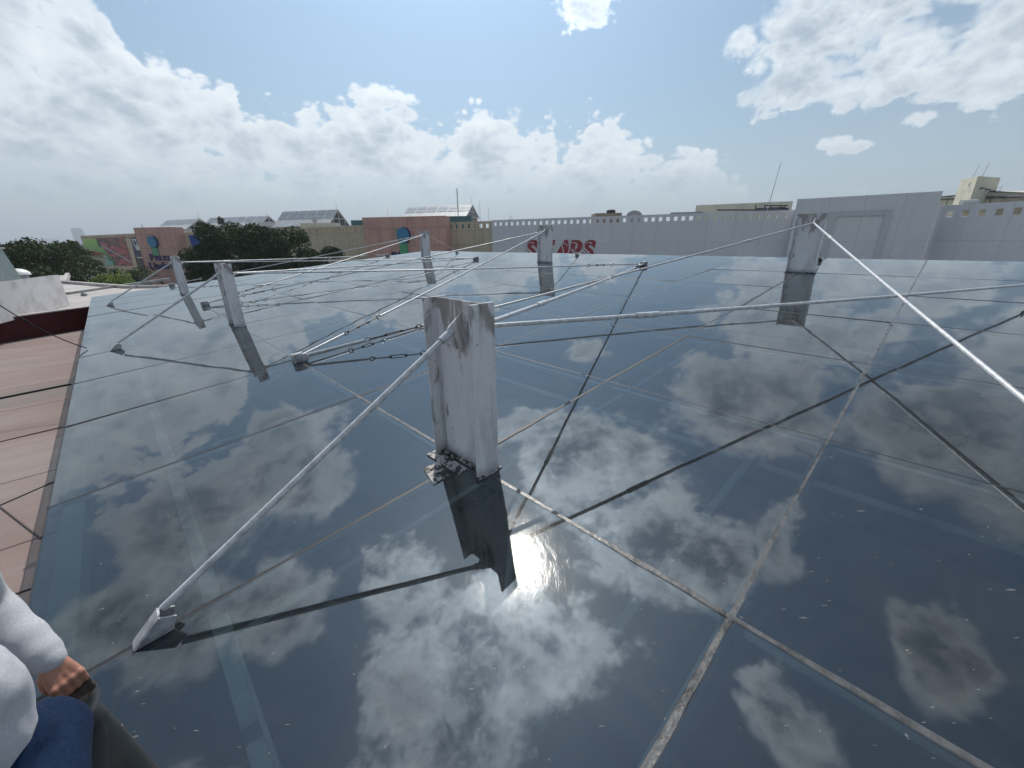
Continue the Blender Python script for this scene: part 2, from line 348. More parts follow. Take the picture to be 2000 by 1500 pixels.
def wall_mat(name,c,joint=(3.05,2.9),jd=.55,var=.1,bw=.05):
    mm=bpy.data.materials.new(name); mm.use_nodes=True; nt=mm.node_tree; b=nt.nodes['Principled BSDF']; E.nt=nt
    t=nt.nodes.new('ShaderNodeTexCoord'); br=nt.nodes.new('ShaderNodeTexBrick'); br.offset=0; br.inputs['Scale'].default_value=1
    br.inputs['Brick Width'].default_value=joint[0]; br.inputs['Row Height'].default_value=joint[1]; br.inputs['Mortar Size'].default_value=bw; br.inputs['Mortar Smooth'].default_value=.3
    br.inputs['Color1'].default_value=(1,1,1,1); br.inputs['Color2'].default_value=(.95,.95,.95,1); br.inputs['Mortar'].default_value=(jd,jd,jd,1)
    nt.links.new(t.outputs['UV'],br.inputs[0])
    n=nt.nodes.new('ShaderNodeTexNoise'); n.inputs['Scale'].default_value=.35; n.inputs['Detail'].default_value=8; n.inputs['Roughness'].default_value=.6; nt.links.new(t.outputs['Object'],n.inputs['Vector'])
    m2=nt.nodes.new('ShaderNodeMapping'); m2.inputs['Scale'].default_value=(1,1,.12); nt.links.new(t.outputs['Object'],m2.inputs[0])
    n2=nt.nodes.new('ShaderNodeTexNoise'); n2.inputs['Scale'].default_value=1.6; n2.inputs['Detail'].default_value=5; nt.links.new(m2.outputs[0],n2.inputs['Vector'])
    cc=mixc(nt,sstep(E(n.outputs[0])*.5+E(n2.outputs[0])*.5,.42,.66),c,tuple(x*(1-2*var) for x in c))
    mu=nt.nodes.new('ShaderNodeMix'); mu.data_type='RGBA'; mu.blend_type='MULTIPLY'; mu.inputs[0].default_value=1; nt.links.new(cc,mu.inputs[6]); nt.links.new(br.outputs[0],mu.inputs[7])
    nt.links.new(mu.outputs[2],b.inputs['Base Color']); b.inputs['Roughness'].default_value=.85; return mm
M_TAN=wall_mat('tan_wall_paint',(.56,.46,.34)); M_PINK=wall_mat('salmon_wall_paint',(.60,.34,.285),(3.4,3.6)); M_WHITE=wall_mat('white_wall_paint',(.66,.655,.68),(4.2,7.0),.80,var=.035)
M_CREAM=mat('cream_plaster',(.66,.62,.50),.85,col2=(.42,.40,.35),scale=.8,thr=(.5,.75))
M_SHEET=mat('white_sheet_roof',(.62,.62,.61),.5,var=.25,scale=1.2); M_PANEL=mat('grey_roof_panel',(.33,.35,.38),.3,var=.2,scale=.8); M_DGLASS=mat('dark_window_glass',(.02,.025,.03),.08)
M_METAL=mat('galvanised_metal',(.35,.36,.37),.45,.5,var=.3,scale=3); M_RUST=mat('rusty_red_sheet',(.3,.09,.06),.7)
M_TEAL=mat('dark_teal_paint',(.04,.12,.13),.6); M_NAVY=mat('navy_letter_paint',(.015,.02,.12),.4); M_RED=mat('dark_red_letter_paint',(.30,.02,.035),.45); M_WLET=mat('white_letter_paint',(.75,.72,.74),.5)
M_LBLUE=mat('sign_blue',(.03,.20,.36),.45); M_LGREEN=mat('sign_green',(.09,.36,.19),.45); M_BLUEB=mat('blue_banner',(.02,.055,.30),.6)
def make_spec(name): return None

# ------------------------------------------------------------------ glass roof
JL,JR,IT,IB=-1.24,6.31,10.1,-9.0
roof=thing('glass_roof','large sloping roof of tinted mirror-like square glass panes with grey seams','glass roof',(0,0,0))
ib=[IB,-4,-2,-1,0,1,2,3,4,5,6,7,8,9,IT]; jb=[JL,0,1,2,3,4,5,JR]
for a in range(len(ib)-1):
    for b in range(len(jb)-1):
        i0,i1,j0,j1=ib[a],ib[a+1],jb[b],jb[b+1]; g=.006
        c=node((i0+i1)/2,(j0+j1)/2)
        hu=U*(S*(i1-i0)/2-g); hv=V*(S*(j1-j0)/2-g)
        # every pane sits a hair off the plane of its neighbours
        tu,tv=rng.normal(0,.003),rng.normal(0,.003)
        near=math.hypot(i0,j0)<3
        if near: tu*=.6; tv*=.6
        nn=N+tu*U+tv*V; nn/=np.linalg.norm(nn)
        hu=hu-nn*np.dot(hu,nn); hv=hv-nn*np.dot(hv,nn)
        mb=MB(); h=.006
        vs=[c+x*hu+y*hv+z*nn*h for z in(-1,1) for x,y in((-1,-1),(1,-1),(1,1),(-1,1))]
        top=(4,5,6,7) if np.dot(np.cross(vs[5]-vs[4],vs[6]-vs[5]),N)>0 else (7,6,5,4)
        mb.add(vs,[top],0); mb.add(vs,[(0,1,5,4),(1,2,6,5),(2,3,7,6),(3,0,4,7)],1)
        mb.build('glass_pane',[M_GLASS,M_GEDGE],roof)
def strip(mb,p0,p1,side,wd,hh,seg=1,jit=0,mi=0):
    """sealant strip lying on the glass, slightly wavy sides"""
    p0=np.array(p0);p1=np.array(p1);side=np.array(side)/np.linalg.norm(side);L=[]
    for k in range(seg+1):
        q=p0+(p1-p0)*k/seg; a=wd/2*(1+jit*rng.uniform(-1,1)); b=wd/2*(1+jit*rng.uniform(-1,1)); hz_=hh*(1+jit*.8*rng.uniform(-1,1))
        L.append([q-side*a+N*.004,q-side*a*.62+N*(.006+hz_),q+side*b*.62+N*(.006+hz_*.9),q+side*b+N*.004])
    vs=[p for l in L for p in l]; fs=[]
    for k in range(seg):
        o=4*k
        for c in range(3): fs.append((o+c,o+c+1,o+4+c+1,o+4+c))
    if np.dot(np.cross(vs[1]-vs[0],vs[4]-vs[0]),side*-1+N)<0: fs=[f[::-1] for f in fs]
    mb.add(vs,fs,mi)
for i in ib[1:-1]:
    mb=MB(); wd=.022; mt=M_SEALD; jt=.2
    if i==-1: wd=.028; mt=M_SEALL; jt=.3
    if i==0: wd=.036; mt=M_SEALD; jt=.25
    strip(mb,node(i,JL),node(i,JR),U,wd,.0012,90,jt)
    mb.build('seal_strip',mt,roof)
for j in jb[1:-1]:
    mb=MB(); wd=.021; mt=M_SEALD; jt=.2
    if j==0: wd=.044; mt=M_SEALL; jt=.3
    if j==0:
        strip(mb,node(IB,j),node(4,j),V,.028,.0013,120,jt); strip(mb,node(4,j),node(IT,j),V,.016,.002,50,jt)
    else: strip(mb,node(IB,j),node(IT,j),V,wd,.0012,70,jt)
    mb.build('seal_strip',mt,roof)
M_GBAR=mat('grey_glazing_bar',(.30,.31,.32),.5,var=.3,scale=6)
M_BEAM2=mat('grey_white_beam_paint',(.36,.38,.38),.5,var=.4,scale=5)
M_GSTEEL=mat('grey_steelwork',(.16,.17,.18),.6,var=.3,scale=3)
# glazing bars right under the joints
for i in ib[2:-1]: 
    A=node(i,JL,-.03);B=node(i,JR,-.03); mb=MB(); mb.obox((A+B)/2,(B-A)/2,U*.022,N*.012); mb.build('glazing_bar',M_GBAR,roof)
for j in jb[1:-1]:
    A=node(IB,j,-.045);B=node(IT,j,-.045); mb=MB(); mb.obox((A+B)/2,(B-A)/2,V*.020,N*.012); mb.build('glazing_bar',M_GBAR,roof)
# steelwork under the glass
def ubeam(name,a,b,dep,wd,ht,mt=M_BEAM):
    A=node(*a,-dep);B=node(*b,-dep); d=(B-A);L=np.linalg.norm(d);d/=L; sd=np.cross(d,N);mb=MB()
    mb.obox((A+B)/2,d*L/2,sd*wd/2,N*.006); mb.obox((A+B)/2-N*ht,d*L/2,sd*wd/2,N*.006); mb.obox((A+B)/2-N*ht/2,d*L/2,sd*.005,N*(ht/2-.007)); mb.build(name,mt,roof)
ubeam('support_beam',(IB,-.9),(IT,-.9),.38,.052,.2,M_BEAM2)
for j in (1.6,4.1): ubeam('support_beam',(IB,j),(IT,j),.75,.085,.2,M_GSTEEL)
for i in (-3.4,-1.9,-.62,.45,2.4,4.4,6.4,8.4): ubeam('cross_beam',(i,JL+.1),(i,JR-.1),.72,.05,.14,M_GSTEEL)
for i in range(-5,10,2):
    ubeam('brace',(i,-.9),(i+1.3,.5),.9,.05,.1,M_GSTEEL)
# kerb under the glass edge
mb=MB()
def kerb(a,b,hgt,inw):
    A=node(*a);B=node(*b); d=B-A;L=np.linalg.norm(d);d/=L; c=(A+B)/2+inw; mb.obox(c+np.array([0,0,-hgt/2-.012]),d*L/2,np.cross(d,(0,0,1))*.04,(0,0,hgt/2))
kerb((IB,JL),(IT,JL),.75,V*.09); kerb((IB,JR),(IT,JR),1.3,-V*.09)
kerb((IT,JL),(IT,JR),.9,-U*.09)
mb.build('kerb',M_CONC,roof)
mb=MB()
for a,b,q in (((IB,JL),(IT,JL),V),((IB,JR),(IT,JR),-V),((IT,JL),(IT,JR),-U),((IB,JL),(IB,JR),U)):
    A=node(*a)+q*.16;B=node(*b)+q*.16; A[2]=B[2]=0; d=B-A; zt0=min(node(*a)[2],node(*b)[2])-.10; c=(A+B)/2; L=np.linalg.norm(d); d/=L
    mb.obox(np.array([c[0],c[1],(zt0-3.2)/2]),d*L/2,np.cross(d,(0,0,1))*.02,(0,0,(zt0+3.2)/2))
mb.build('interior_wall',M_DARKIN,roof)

# ------------------------------------------------------------------ posts
PH=.83
def make_post(nd,label):
    B=node(*nd,.006); t=thing('steel_post',label,'steel post',B,'steel posts standing on the glass roof')
    mb=MB(); u2=np.array([U[0],U[1],0.]); v2=np.array([-U[1],U[0],0]); v2=-v2 if v2@V<0 else v2
    hw=.182; fw=.068; top=B[2]+PH
    def wall(c,ax,ay,z0): 
        mb.obox([c[0],c[1],(z0+top)/2],ax,ay,(0,0,(top-z0)/2))
    z0=B[2]-.03
    for s in (-1,1): wall(B+u2*(hw-.006)*s,u2*.006,v2*fw,z0)
    wall(B,u2*(hw-.0125),v2*.0045,z0)
    # fillets between web and flanges
    for s in (-1,1):
        for q in(-1,1): wall(B+u2*(hw-.017)*s+v2*.009*q,u2*.0047,v2*.0047,z0)
    mb.build('post_body',M_POST,t,bevel=.0015)
    # gusset plates welded to the web near the top
    for q in (-1,1):
        g=MB(); c=B+np.array([0,0,PH-.13])+v2*.0045*q+u2*(-.05)
        P0=[c+np.array([0,0,.085]),c+v2*q*.085+np.array([0,0,.02]),c+v2*q*.105+np.array([0,0,-.03]),c+v2*q*.05+np.array([0,0,-.085]),c+np.array([0,0,-.075])]
        g.prism(P0,u2*.008); g.build('gusset_plate',M_POST,t)
    # crust of old sealant at the foot
    cr=MB()
    for s in (-1,1): 
        for k in range(9):
            y=-fw+2*fw*k/8; cr.obox(B+u2*(hw+.004)*s+v2*y+N*.003,u2*.007*rng.uniform(.7,1.3),v2*.011,N*.005*rng.uniform(.6,1.5))
    for q in(-1,1):
        for k in range(18):
            x=-hw+2*hw*k/17; cr.obox(B+v2*(.014+.008*rng.random())*q+u2*x+N*.003,u2*.012,v2*.010*rng.uniform(.7,1.5),N*.005*rng.uniform(.5,1.6))
    cr.build('sealant_crust',M_CRUST,t)
    return t
POSTS={(0,0):'nearest steel post, tall in the middle of the glass, stained brown near its top',
 (4,0):'middle post of the left row, standing before the dark tree',
 (8,0):'farthest post of the left row, standing before the pink pillar with navy letters',
 (8,5):'small back-row post in front of the round blue sign on the pink wall',
 (4,5):'back-row post covering part of the big red store letters',
 (0,5):'right-hand post seen broad side, in front of the white block'}
for k,v in POSTS.items(): make_post(k,v)
# blob of bubbled sealant and offcut beside the nearest post
t=thing('sealant_lump','flaking bubbled sealant pad lying beside the foot of the nearest post','sealant pad',node(.02,-.13,.006))
mb=MB(); c0=node(.02,-.13,.010); mb.obox(c0,U*.075+V*.02,V*.045,N*.003)
mb.obox(node(.05,-.06,.010),U*.14,V*.03,N*.003); mb.build('pad',M_CRUST,t)
for k in range(16):
    q=node(.02+rng.uniform(-.045,.045),-.13+rng.uniform(-.025,.025),.013); b=MB(); b.cyl(q,q+N*.004,.010*rng.uniform(.6,1.2),.006,n=8)
    if k==0: acc=b
    else: acc.v,acc.f,acc.m,acc.uv=(lambda A,Bb:(A.v+Bb.v,A.f+[tuple(i+len(A.v) for i in f) for f in Bb.f],A.m+Bb.m,A.uv+Bb.uv))(acc,b)
acc.build('bubbles',M_CRUST,t,smooth=True)

# ------------------------------------------------------------------ brackets
BR={(2,0):('twin','welded bracket holding two rods and turnbuckles, left of the nearest post'),
 (6,0):('twin','small bracket holding two rods behind the middle left-row post'),
 (10,0):('twin','farthest left bracket at the roof edge below the dark tree'),
 (2,5):('twin','back-row bracket where three rods meet, between the letters and the right post'),
 (6,5):('twin','back-row bracket between the two smaller back posts'),
 (10,5):('twin','small bracket on the left back corner of the roof before the pink wall'),
 (0,-1):('wedge','large foreground bracket at lower left where a white rod meets the glass'),
 (4,-1):('wedge','wedge bracket near the left roof edge, closer of two'),
 (8,-1):('wedge','wedge bracket near the left roof edge, farther of two'),
 (0,6):('wedge','wedge bracket on the back edge behind the right-hand post'),
 (4,6):('wedge','tiny wedge bracket on the back edge under the red letters'),
 (8,6):('wedge','tiny wedge bracket on the back edge beside the small back-row post'),
 (-2,0):('twin','bracket beyond the right side of the view, in the near row'),
 (-2,5):('twin','bracket beyond the right side of the view, in the back row')}
def attach(nd,kind,target):
    """point where the rod leaves the bracket"""
    B=node(*nd,.055)
    d=target-B; d/=np.linalg.norm(d); return B+d*.07
def make_bracket(nd,kind,label):
    B=node(*nd,.006); t=thing('rod_bracket',label,'bracket',B,'rod brackets on the glass roof')
    i,j=nd; dirj=1 if j<=0 else -1
    if kind=='wedge':
        d=V*dirj if j==-1 else -V   # towards the post
        h=.062; mb=MB(); sd=U*.022
        for s in (-1,1):
            c=B+sd*s; P0=[c-d*.040,c+d*.062,c+d*.085+N*h*.75,c+d*.045+N*h*1.15]
            mb.prism(P0,U*.006*s)
        mb.build('side_plate',M_BRK,t)
        m2=MB(); m2.prism([B-d*.042-U*.021+N*.001,B+d*.044-U*.021+N*(h*1.14),B+d*.050-U*.021+N*(h*1.09),B-d*.030-U*.021+N*.001],U*.042); m2.build('ridge_plate',M_BRK,t)
        m3=MB(); m3.obox(B+d*.012+N*.001,U*.030,V*.054,N*.002); m3.build('base_plate',M_SEALD,t)
    else:
        d=V*dirj; h=.078; mb=MB(); a=np.array(U)
        for s in (-1,1):
            c=B+a*.012*s; e=d*math.cos(.6)+a*s*math.sin(.6); q=[c-d*.05,c+e*.075,c+e*.095+N*.04,c+e*.075+N*h,c-d*.03+N*h,c-d*.055+N*.045]
            mb.prism(q,np.cross(e,N)*.008)
        mb.build('side_plate',M_BRK,t)
        m2=MB(); m2.obox(B-d*.045+N*h*.5,a*.05,d*.004,N*h*.5); m2.obox(B-d*.005+N*(h+.004),a*.034,d*.048,N*.0035); m2.build('cover_plate',M_BRK,t)
        m3=MB(); m3.obox(B+N*.001,a*.055,d*.055,N*.002); m3.build('base_plate',M_SEALD,t)
for nd,(k,l) in BR.items(): make_bracket(nd,k,l)

# ------------------------------------------------------------------ tie rods
PN={(0,0):'nearest post',(4,0):'middle left-row post',(8,0):'farthest left-row post',(8,5):'small back-row post',(4,5):'back-row post by the red letters',(0,5):'right-hand post'}
RODS=[((0,0),(0,-1),'thick white tie rod from nearest post down to the foreground bracket'),
 ((0,0),(2,5),'white tie rod running from nearest post back to the three-rod bracket'),
 ((0,0),(-2,5),'nearly level grey tie rod leaving nearest post towards the right'),
 ((4,0),(2,5),'long level tie rod from middle left-row post to the three-rod bracket'),
 ((4,0),(6,5),'long level tie rod from middle left-row post to the back-row middle bracket'),
 ((4,0),(4,-1),'short sloping tie rod from middle left-row post to closer edge wedge'),
 ((8,0),(6,5),'long level tie rod from farthest left-row post to back-row middle bracket'),
 ((8,0),(10,5),'upper level tie rod from farthest left-row post past the dark tree'),
 ((8,0),(8,-1),'short sloping tie rod from farthest left-row post to farther edge wedge'),
 ((8,5),(6,0),'tie rod from small back-row post down behind middle left-row post'),
 ((8,5),(10,0),'tie rod from small back-row post crossing the tree to far left bracket'),
 ((8,5),(8,6),'short thin tie rod from small back-row post to the back edge'),
 ((4,5),(2,0),'white tie rod with turnbuckle from the letters post to double front bracket'),
 ((4,5),(6,0),'upper tie rod from the letters post leading left past small post'),
 ((4,5),(4,6),'short thin tie rod crossing the red letters to the back edge'),
 ((0,5),(2,0),'long tie rod from right-hand post down past nearest post to double bracket'),
 ((0,5),(-2,0),'bright white tie rod falling from right-hand post to the lower right'),
 ((0,5),(0,6),'short dark tie rod behind the right-hand post')]
for (pn,bn,label) in RODS:
    Bp=node(*pn,.006); u2=np.array([U[0],U[1],0.]); v2=np.array([-U[1],U[0],0]); v2=-v2 if v2@V<0 else v2
    q=1 if bn[1]>pn[1] else -1
    TopP=Bp+np.array([0,0,PH-.13])+v2*q*.075+u2*(-.046)
    if bn==(0,-1): TopP=TopP+np.array([0,0,.0])
    A=attach(bn,None,TopP); d=TopP-A; L=np.linalg.norm(d); d/=L
    t=thing('tie_rod',label,'tie rod',A,'tie rods bracing the posts')
    turn=bn[1] in (0,5); r=.0135 if not turn else .0115
    if bn in((0,6),(4,6),(8,6)): r=.009
    if bn==(0,-1) or (pn,bn)==((0,5),(-2,0)): r=.0128
    def P(s,h=0): # rods sag a little
        x=s/L; return A+d*s-np.array([0,0,1])*(.018*4*x*(1-x)*(L/7)**2)+np.array([0,0,h])
    mb=MB()
    def run(s0,s1,rr,n=12):
        k=max(1,int((s1-s0)/.6)); pts=[P(s0+(s1-s0)*m_/k) for m_ in range(k+1)]; mb.tube(pts,rr,n=10)
    if turn:
        e1=.62+.06*rng.uniform(-1,1); e2=e1+.52
        run(-.02,e1-.036,r); mb.build('rod',M_ROD,t,smooth=True)
        mb=MB(); run(e2+.034,L,r); mb.build('rod',M_ROD,t,smooth=True)
        sd=np.cross(d,(0,0,1)); sd/=np.linalg.norm(sd); up=np.cross(sd,d)
        for e in (e1,e2):
            m2=MB(); m2.torus(P(e),sd+up*rng.uniform(-.5,.9),.027,.0085); m2.build('eye_ring',M_EYE,t,smooth=True)
        tb=MB(); c=(e1+e2)/2
        tb.cyl(P(e1+.02),P(c-.085),.006,n=8); tb.cyl(P(c+.085),P(e2-.02),.006,n=8)
        for s in (-1,1): tb.cyl(P(c+s*.095),P(c+s*.066),.013,n=8)
        tw=up*.6+sd*.8; tw=tw/np.linalg.norm(tw)*.016
        for s in(-1,1): tb.cyl(P(c-.08)+tw*s,P(c+.08)+tw*s,.005,n=8)
        for e,s in((e1,1),(e2,-1)): tb.torus(P(e+s*.024),up,.011,.0045,n=12,k=6)
        tb.build('turnbuckle',M_BLACK,t,smooth=True)
        cp=MB(); s0=L-rng.uniform(.9,1.4); cp.cyl(P(s0),P(s0+.16),r*1.45,n=10); cp.build('coupling_sleeve',M_ROD,t,smooth=True)
    else:
        run(0,L,r); mb.build('rod',M_ROD,t,smooth=True)
        if bn!=(0,-1):
            cp=MB(); cp.cyl(P(L*.55),P(L*.55+.05),r*1.3,n=10); cp.build('coupling_sleeve',M_ROD,t,smooth=True)
    hd=MB(); hd.cyl(P(L-.06),P(L+.012),r*1.5,r*1.35,n=12)
    hd.build('rod_end',M_ROD,t,smooth=True)

# ------------------------------------------------------------------ ground and roofs
GZ=-12.7
mb=MB(); mb.add([(-9000,-3000,GZ),(9000,-3000,GZ),(9000,12000,GZ),(-9000,12000,GZ)],[(0,1,2,3)])
tag(mb.build('ground',mat('city_ground',(.16,.17,.14),.9,col2=(.24,.23,.21),scale=.02,detail=10)),kind='structure')
def ztop(base,row_target):
    for h in np.linspace(0,6,1200):
        q=CW.T@(np.array([base[0],base[1],base[2]+h])-CAM)
        if 750+F*q[1]/q[2]<row_target: return base[2]+h
    return base[2]+6
# our own building: mass below the roofs, with the roofs as slabs round the glazed pit
u2=np.array([U[0],U[1]]); v2=np.array([-U[1],U[0]]); v2=-v2 if v2@V[:2]<0 else v2
sv=S*math.hypot(V[0],V[1])
def uv(i,j): return u2*S*i+v2*sv*j
def slab(name,poly,z0,z1,mt,side=None):
    mb=MB(); P0=[(p[0],p[1],z1) for p in poly]; n=len(P0)
    a=sum(P0[k][0]*P0[(k+1)%n][1]-P0[(k+1)%n][0]*P0[k][1] for k in range(n))
    if a<0: P0=P0[::-1]
    mb.add(P0,[tuple(range(n))]); Q=P0+[(x,y,z0) for x,y,_ in P0]
    mb.add(Q,[(k,n+k,n+(k+1)%n,(k+1)%n) for k in range(n)],1)
    return tag(mb.build(name,[mt,side or M_CONC]),kind='structure')
RZ=-.85
W0=at_z(0,669,RZ)[:2]; W1=at_z(157,642,RZ)[:2]; wd=(W1-W0)/np.linalg.norm(W1-W0)
Wb=W0-wd*6; We=W1+wd*.5
eL=lambda i,off=.09: uv(i,JL)+v2*off
# lower faded red roof, left of the glass
slab('roof',[eL(IB-3),eL(8.4),tuple(We+wd*.3),tuple(Wb),(-14,-9),uv(IB-3,-6)],RZ-.5,RZ,M_FELT)
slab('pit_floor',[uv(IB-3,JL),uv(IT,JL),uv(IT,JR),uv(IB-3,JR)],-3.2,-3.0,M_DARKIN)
R2=ztop(np.array([W0[0],W0[1],RZ]),622)-.085
e_=at_z(250,563,R2); f_=at_z(125,553,R2)
slab('upper_roof',[tuple(We+wd*.25),tuple(Wb),(-22,-3),(-24,f_[1]+5.2),(f_[0],f_[1]),(e_[0],e_[1]),(-7.5,13.2),tuple(uv(IT+.3,JR)),tuple(uv(IT,JL)+v2*.0)],R2-.5,R2,M_FELT2)
slab('back_roof',[uv(IT+.3,JR-.12),uv(IB-3,JR-.12),uv(IB-3,JR+4),uv(IT+.3,JR+4)],-1.8,-1.3,M_CONC)
slab('near_roof',[uv(IB,JL),uv(IB-6,JL),uv(IB-6,JR+4),uv(IB,JR+4)],-3.1,-2.8,M_CONC)
slab('building_mass',[(-26,-12),(30,-12),(30,4),tuple(uv(IT,JR+4)),(-7.4,13.1),(e_[0]+.1,e_[1]-.1),(f_[0]+.2,f_[1]-.3),(-23.5,f_[1]+5)],GZ,-3.25,M_CONC)
# raised seams and the dark step across the red roof
# maroon upstand
t=thing('maroon_upstand_wall','low dark maroon wall crossing the roof left of the glass','low wall',(*Wb,RZ))
mb=MB(); ln=np.linalg.norm(We-Wb); c=(Wb+We)/2; mb.obox([c[0]+.09*wd[1],c[1]-.09*wd[0],(RZ-.05+R2+.06)/2],(wd[0]*ln/2,wd[1]*ln/2,0),(-wd[1]*.08,wd[0]*.08,0),(0,0,(R2+.06-RZ+.05)/2)); mb.build('wall_face',M_MAROON,t)
mb=MB(); mb.obox([c[0]+.08*wd[1],c[1]-.08*wd[0],R2+.072],(wd[0]*ln/2,wd[1]*ln/2,0),(-wd[1]*.11,wd[0]*.11,0),(0,0,.012)); mb.build('coping',M_FELT2,t)
# black joint across the red roof
p0=at_z(-40,786,RZ+.01);p1=at_z(139,750,RZ+.01)
mb=MB(); d=p1-p0; L=np.linalg.norm(d); d/=L; mb.obox((p0+p1)/2,d*L/2,np.cross(d,(0,0,1))*.016,(0,0,.012)); tag(mb.build('roof_joint',M_BLACK),'black rubber joint strip across the faded red roof','joint strip')
def felt_lap(a,b,lab):
    p0=at_z(*a,RZ+.004);p1=at_z(*b,RZ+.004); d=p1-p0; L=np.linalg.norm(d); d/=L; mb=MB(); sd=np.cross(d,(0,0,1))
    mb.obox((p0+p1)/2,d*L/2,sd*.004,(0,0,.004)); tag(mb.build('felt_lap',mat('lap_tar',(.06,.05,.048),.8)),lab,'roofing seam')
felt_lap((-30,1000),(107,940),'tarred roofing seam nearest the glass corner on the red roof')
felt_lap((0,990),(80,1052),'short diagonal tarred seam on the red roof near the glass edge')
felt_lap((-30,870),(124,833),'long thin tarred seam in the middle of the red roof')
felt_lap((-30,1180),(60,1150),'tarred seam on the red roof just above the sleeve')
# white plaster block beyond the upstand
Cb=at_z(96,607,R2); Cr=at_z(137,597,R2)
e1=(Cr-Cb)[:2]; wl=np.linalg.norm(e1); e1/=wl; e2=np.array([-e1[1],e1[0]]); e2=e2 if e2[0]<0 else -e2
Bl=at_z(0,632,R2)[:2]; e2=(Bl-Cb[:2]); e2/=np.linalg.norm(e2)
zt=ztop(Cb,552); ztr=ztop(Cr,536)
def ztop2(b,row):
    lo,hi=0,.7*math.hypot(b[0]-CAM[0],b[1]-CAM[1])
    for _ in range(50):
        m_=(lo+hi)/2; q=CW.T@(np.array([b[0],b[1],b[2]+m_])-CAM)
        if 750+F*q[1]/q[2]<row: hi=m_
        else: lo=m_
    return b[2]+lo
t=thing('plaster_block','chunky white plastered roof curb with rounded top beside the maroon wall','roof curb',Cb)
mb=MB(); c0=Cb[:2]
def blk(a0,a1,b0,b1,z0,z1):
    P0=[c0+e2*a0+e1*b0,c0+e2*a1+e1*b0,c0+e2*a1+e1*b1,c0+e2*a0+e1*b1]; return [(p[0],p[1],z0) for p in P0],(0,0,z1-z0)
P0,ex=blk(0,6,0,wl*.48,R2,zt-.02); mb.prism(P0,ex); mb.build('front_block',M_WPLAST,t,bevel=.07)
mb=MB(); P0,ex=blk(-.02,6,wl*.50,wl,R2,ztr); mb.prism(P0,ex); mb.build('rear_block',M_WPLAST,t,bevel=.09)
mb=MB(); P0,ex=blk(.9,6,wl*.2,wl*.8,zt-.03,zt+.06); mb.prism(P0,ex); mb.build('top_tray',M_METAL,t,bevel=.02)
# vent stack and dome
def pxcyl(mb,x0,x1,yb,yt,Y,taper=1,n=16,mi=0):
    b=at_y((x0+x1)/2,yb,Y); l=at_y(x0,yb,Y); r=np.linalg.norm(b-l); zt_=ztop(b,yt); mb.cyl(b,(b[0],b[1],zt_),r,r*taper,n=n,mi=mi); return b,zt_,r
t=thing('vent_stack','tall pale green square ventilation stack with a cap at the left frame edge','vent stack',at_y(5,548,11))
mb=MB(); b=at_y(4,549,11); zt_=ztop(b,487); w_=.30
vs=[(b[0]+x*w_*k,b[1]+y*w_*k,z) for z,k in((b[2],1.0),(zt_,.62)) for x,y in((-1,-1),(1,-1),(1,1),(-1,1))]
mb.add(vs,[(0,1,5,4),(1,2,6,5),(2,3,7,6),(3,0,4,7),(4,5,6,7)]); mb.build('stack_body',mat('pale_green_sheet',(.36,.42,.40),.5,var=.25,scale=6,stretch=(6,6,.5)),t)
mb=MB()
for k in range(5):
    x=-1+2*k/4
    mb.cyl((b[0]+x*w_,b[1]-w_-.01,b[2]),(b[0]+x*w_*.62,b[1]-w_*.62-.01,zt_),.012,n=6)
mb.build('corrugation',M_SHEET,t)
mb=MB(); mb.box((b[0]-w_*.8,b[1]-w_*.8,zt_),(b[0]+w_*.8,b[1]+w_*.8,zt_+.05)); mb.box((b[0]-w_*.6,b[1]-w_*.6,zt_+.05),(b[0]+w_*.6,b[1]+w_*.6,zt_+.5)); mb.build('cap',M_WPLAST,t,bevel=.01)
mb=MB(); 
for k in(-.35,.35): mb.box((b[0]+k*w_+.1-.07,b[1]-w_-.03,b[2]+.1),(b[0]+k*w_+.1+.07,b[1]-w_-.005,b[2]+.26))
mb.build('vent_slot',M_BLACK,t)
b=at_y(36,540,12); t=thing('roof_ventilator','low white domed ventilator on the pale roof beside the vent stack','ventilator',b)
mb=MB(); r=.30; 
for k in range(6):
    a0=math.pi/2*k/6;a1=math.pi/2*(k+1)/6; mb.cyl((b[0],b[1],b[2]+.05+.2*math.sin(a0)),(b[0],b[1],b[2]+.05+.2*math.sin(a1)),r*math.cos(a0)+.01,r*math.cos(a1)+.01,n=20,cap=False)
mb.build('dome',mat('bright_white_sheet',(.8,.8,.78),.4),t,smooth=True)
mb=MB(); mb.cyl(b-np.array([0,0,.3]),b+np.array([0,0,.05]),r*.8,n=20); mb.build('collar',M_METAL,t)
# parapet along the edge of the pale roof
mb=MB()
def para(a,b,h,wd,zb=R2):
    a=np.array(a[:2]);b=np.array(b[:2]);d=b-a;L=np.linalg.norm(d);d/=L;c=(a+b)/2; mb.obox((c[0],c[1],zb+h/2-.05),(d[0]*L/2,d[1]*L/2,0),(-d[1]*wd/2,d[0]*wd/2,0),(0,0,h/2+.05))
para(f_,e_,.10,.16); para(e_,(-7.5,13.2),.1,.16); para(f_,(-24,f_[1]+5.2),.1,.16)
tag(mb.build('parapet',M_FELT2),'low parapet kerb round the far edge of the pale roof','parapet')
mb=MB(); a=at_z(133,597-23,R2+.02); b=at_z(330,545,R2+.02); d=b-a;L=np.linalg.norm(d);d/=L; mb.obox((a+b)/2,d*L/2,np.cross(d,(0,0,1))*.06,(0,0,.05)); tag(mb.build('roof_gutter',M_CONC),'dark narrow gutter upstand across the pale roof','gutter')
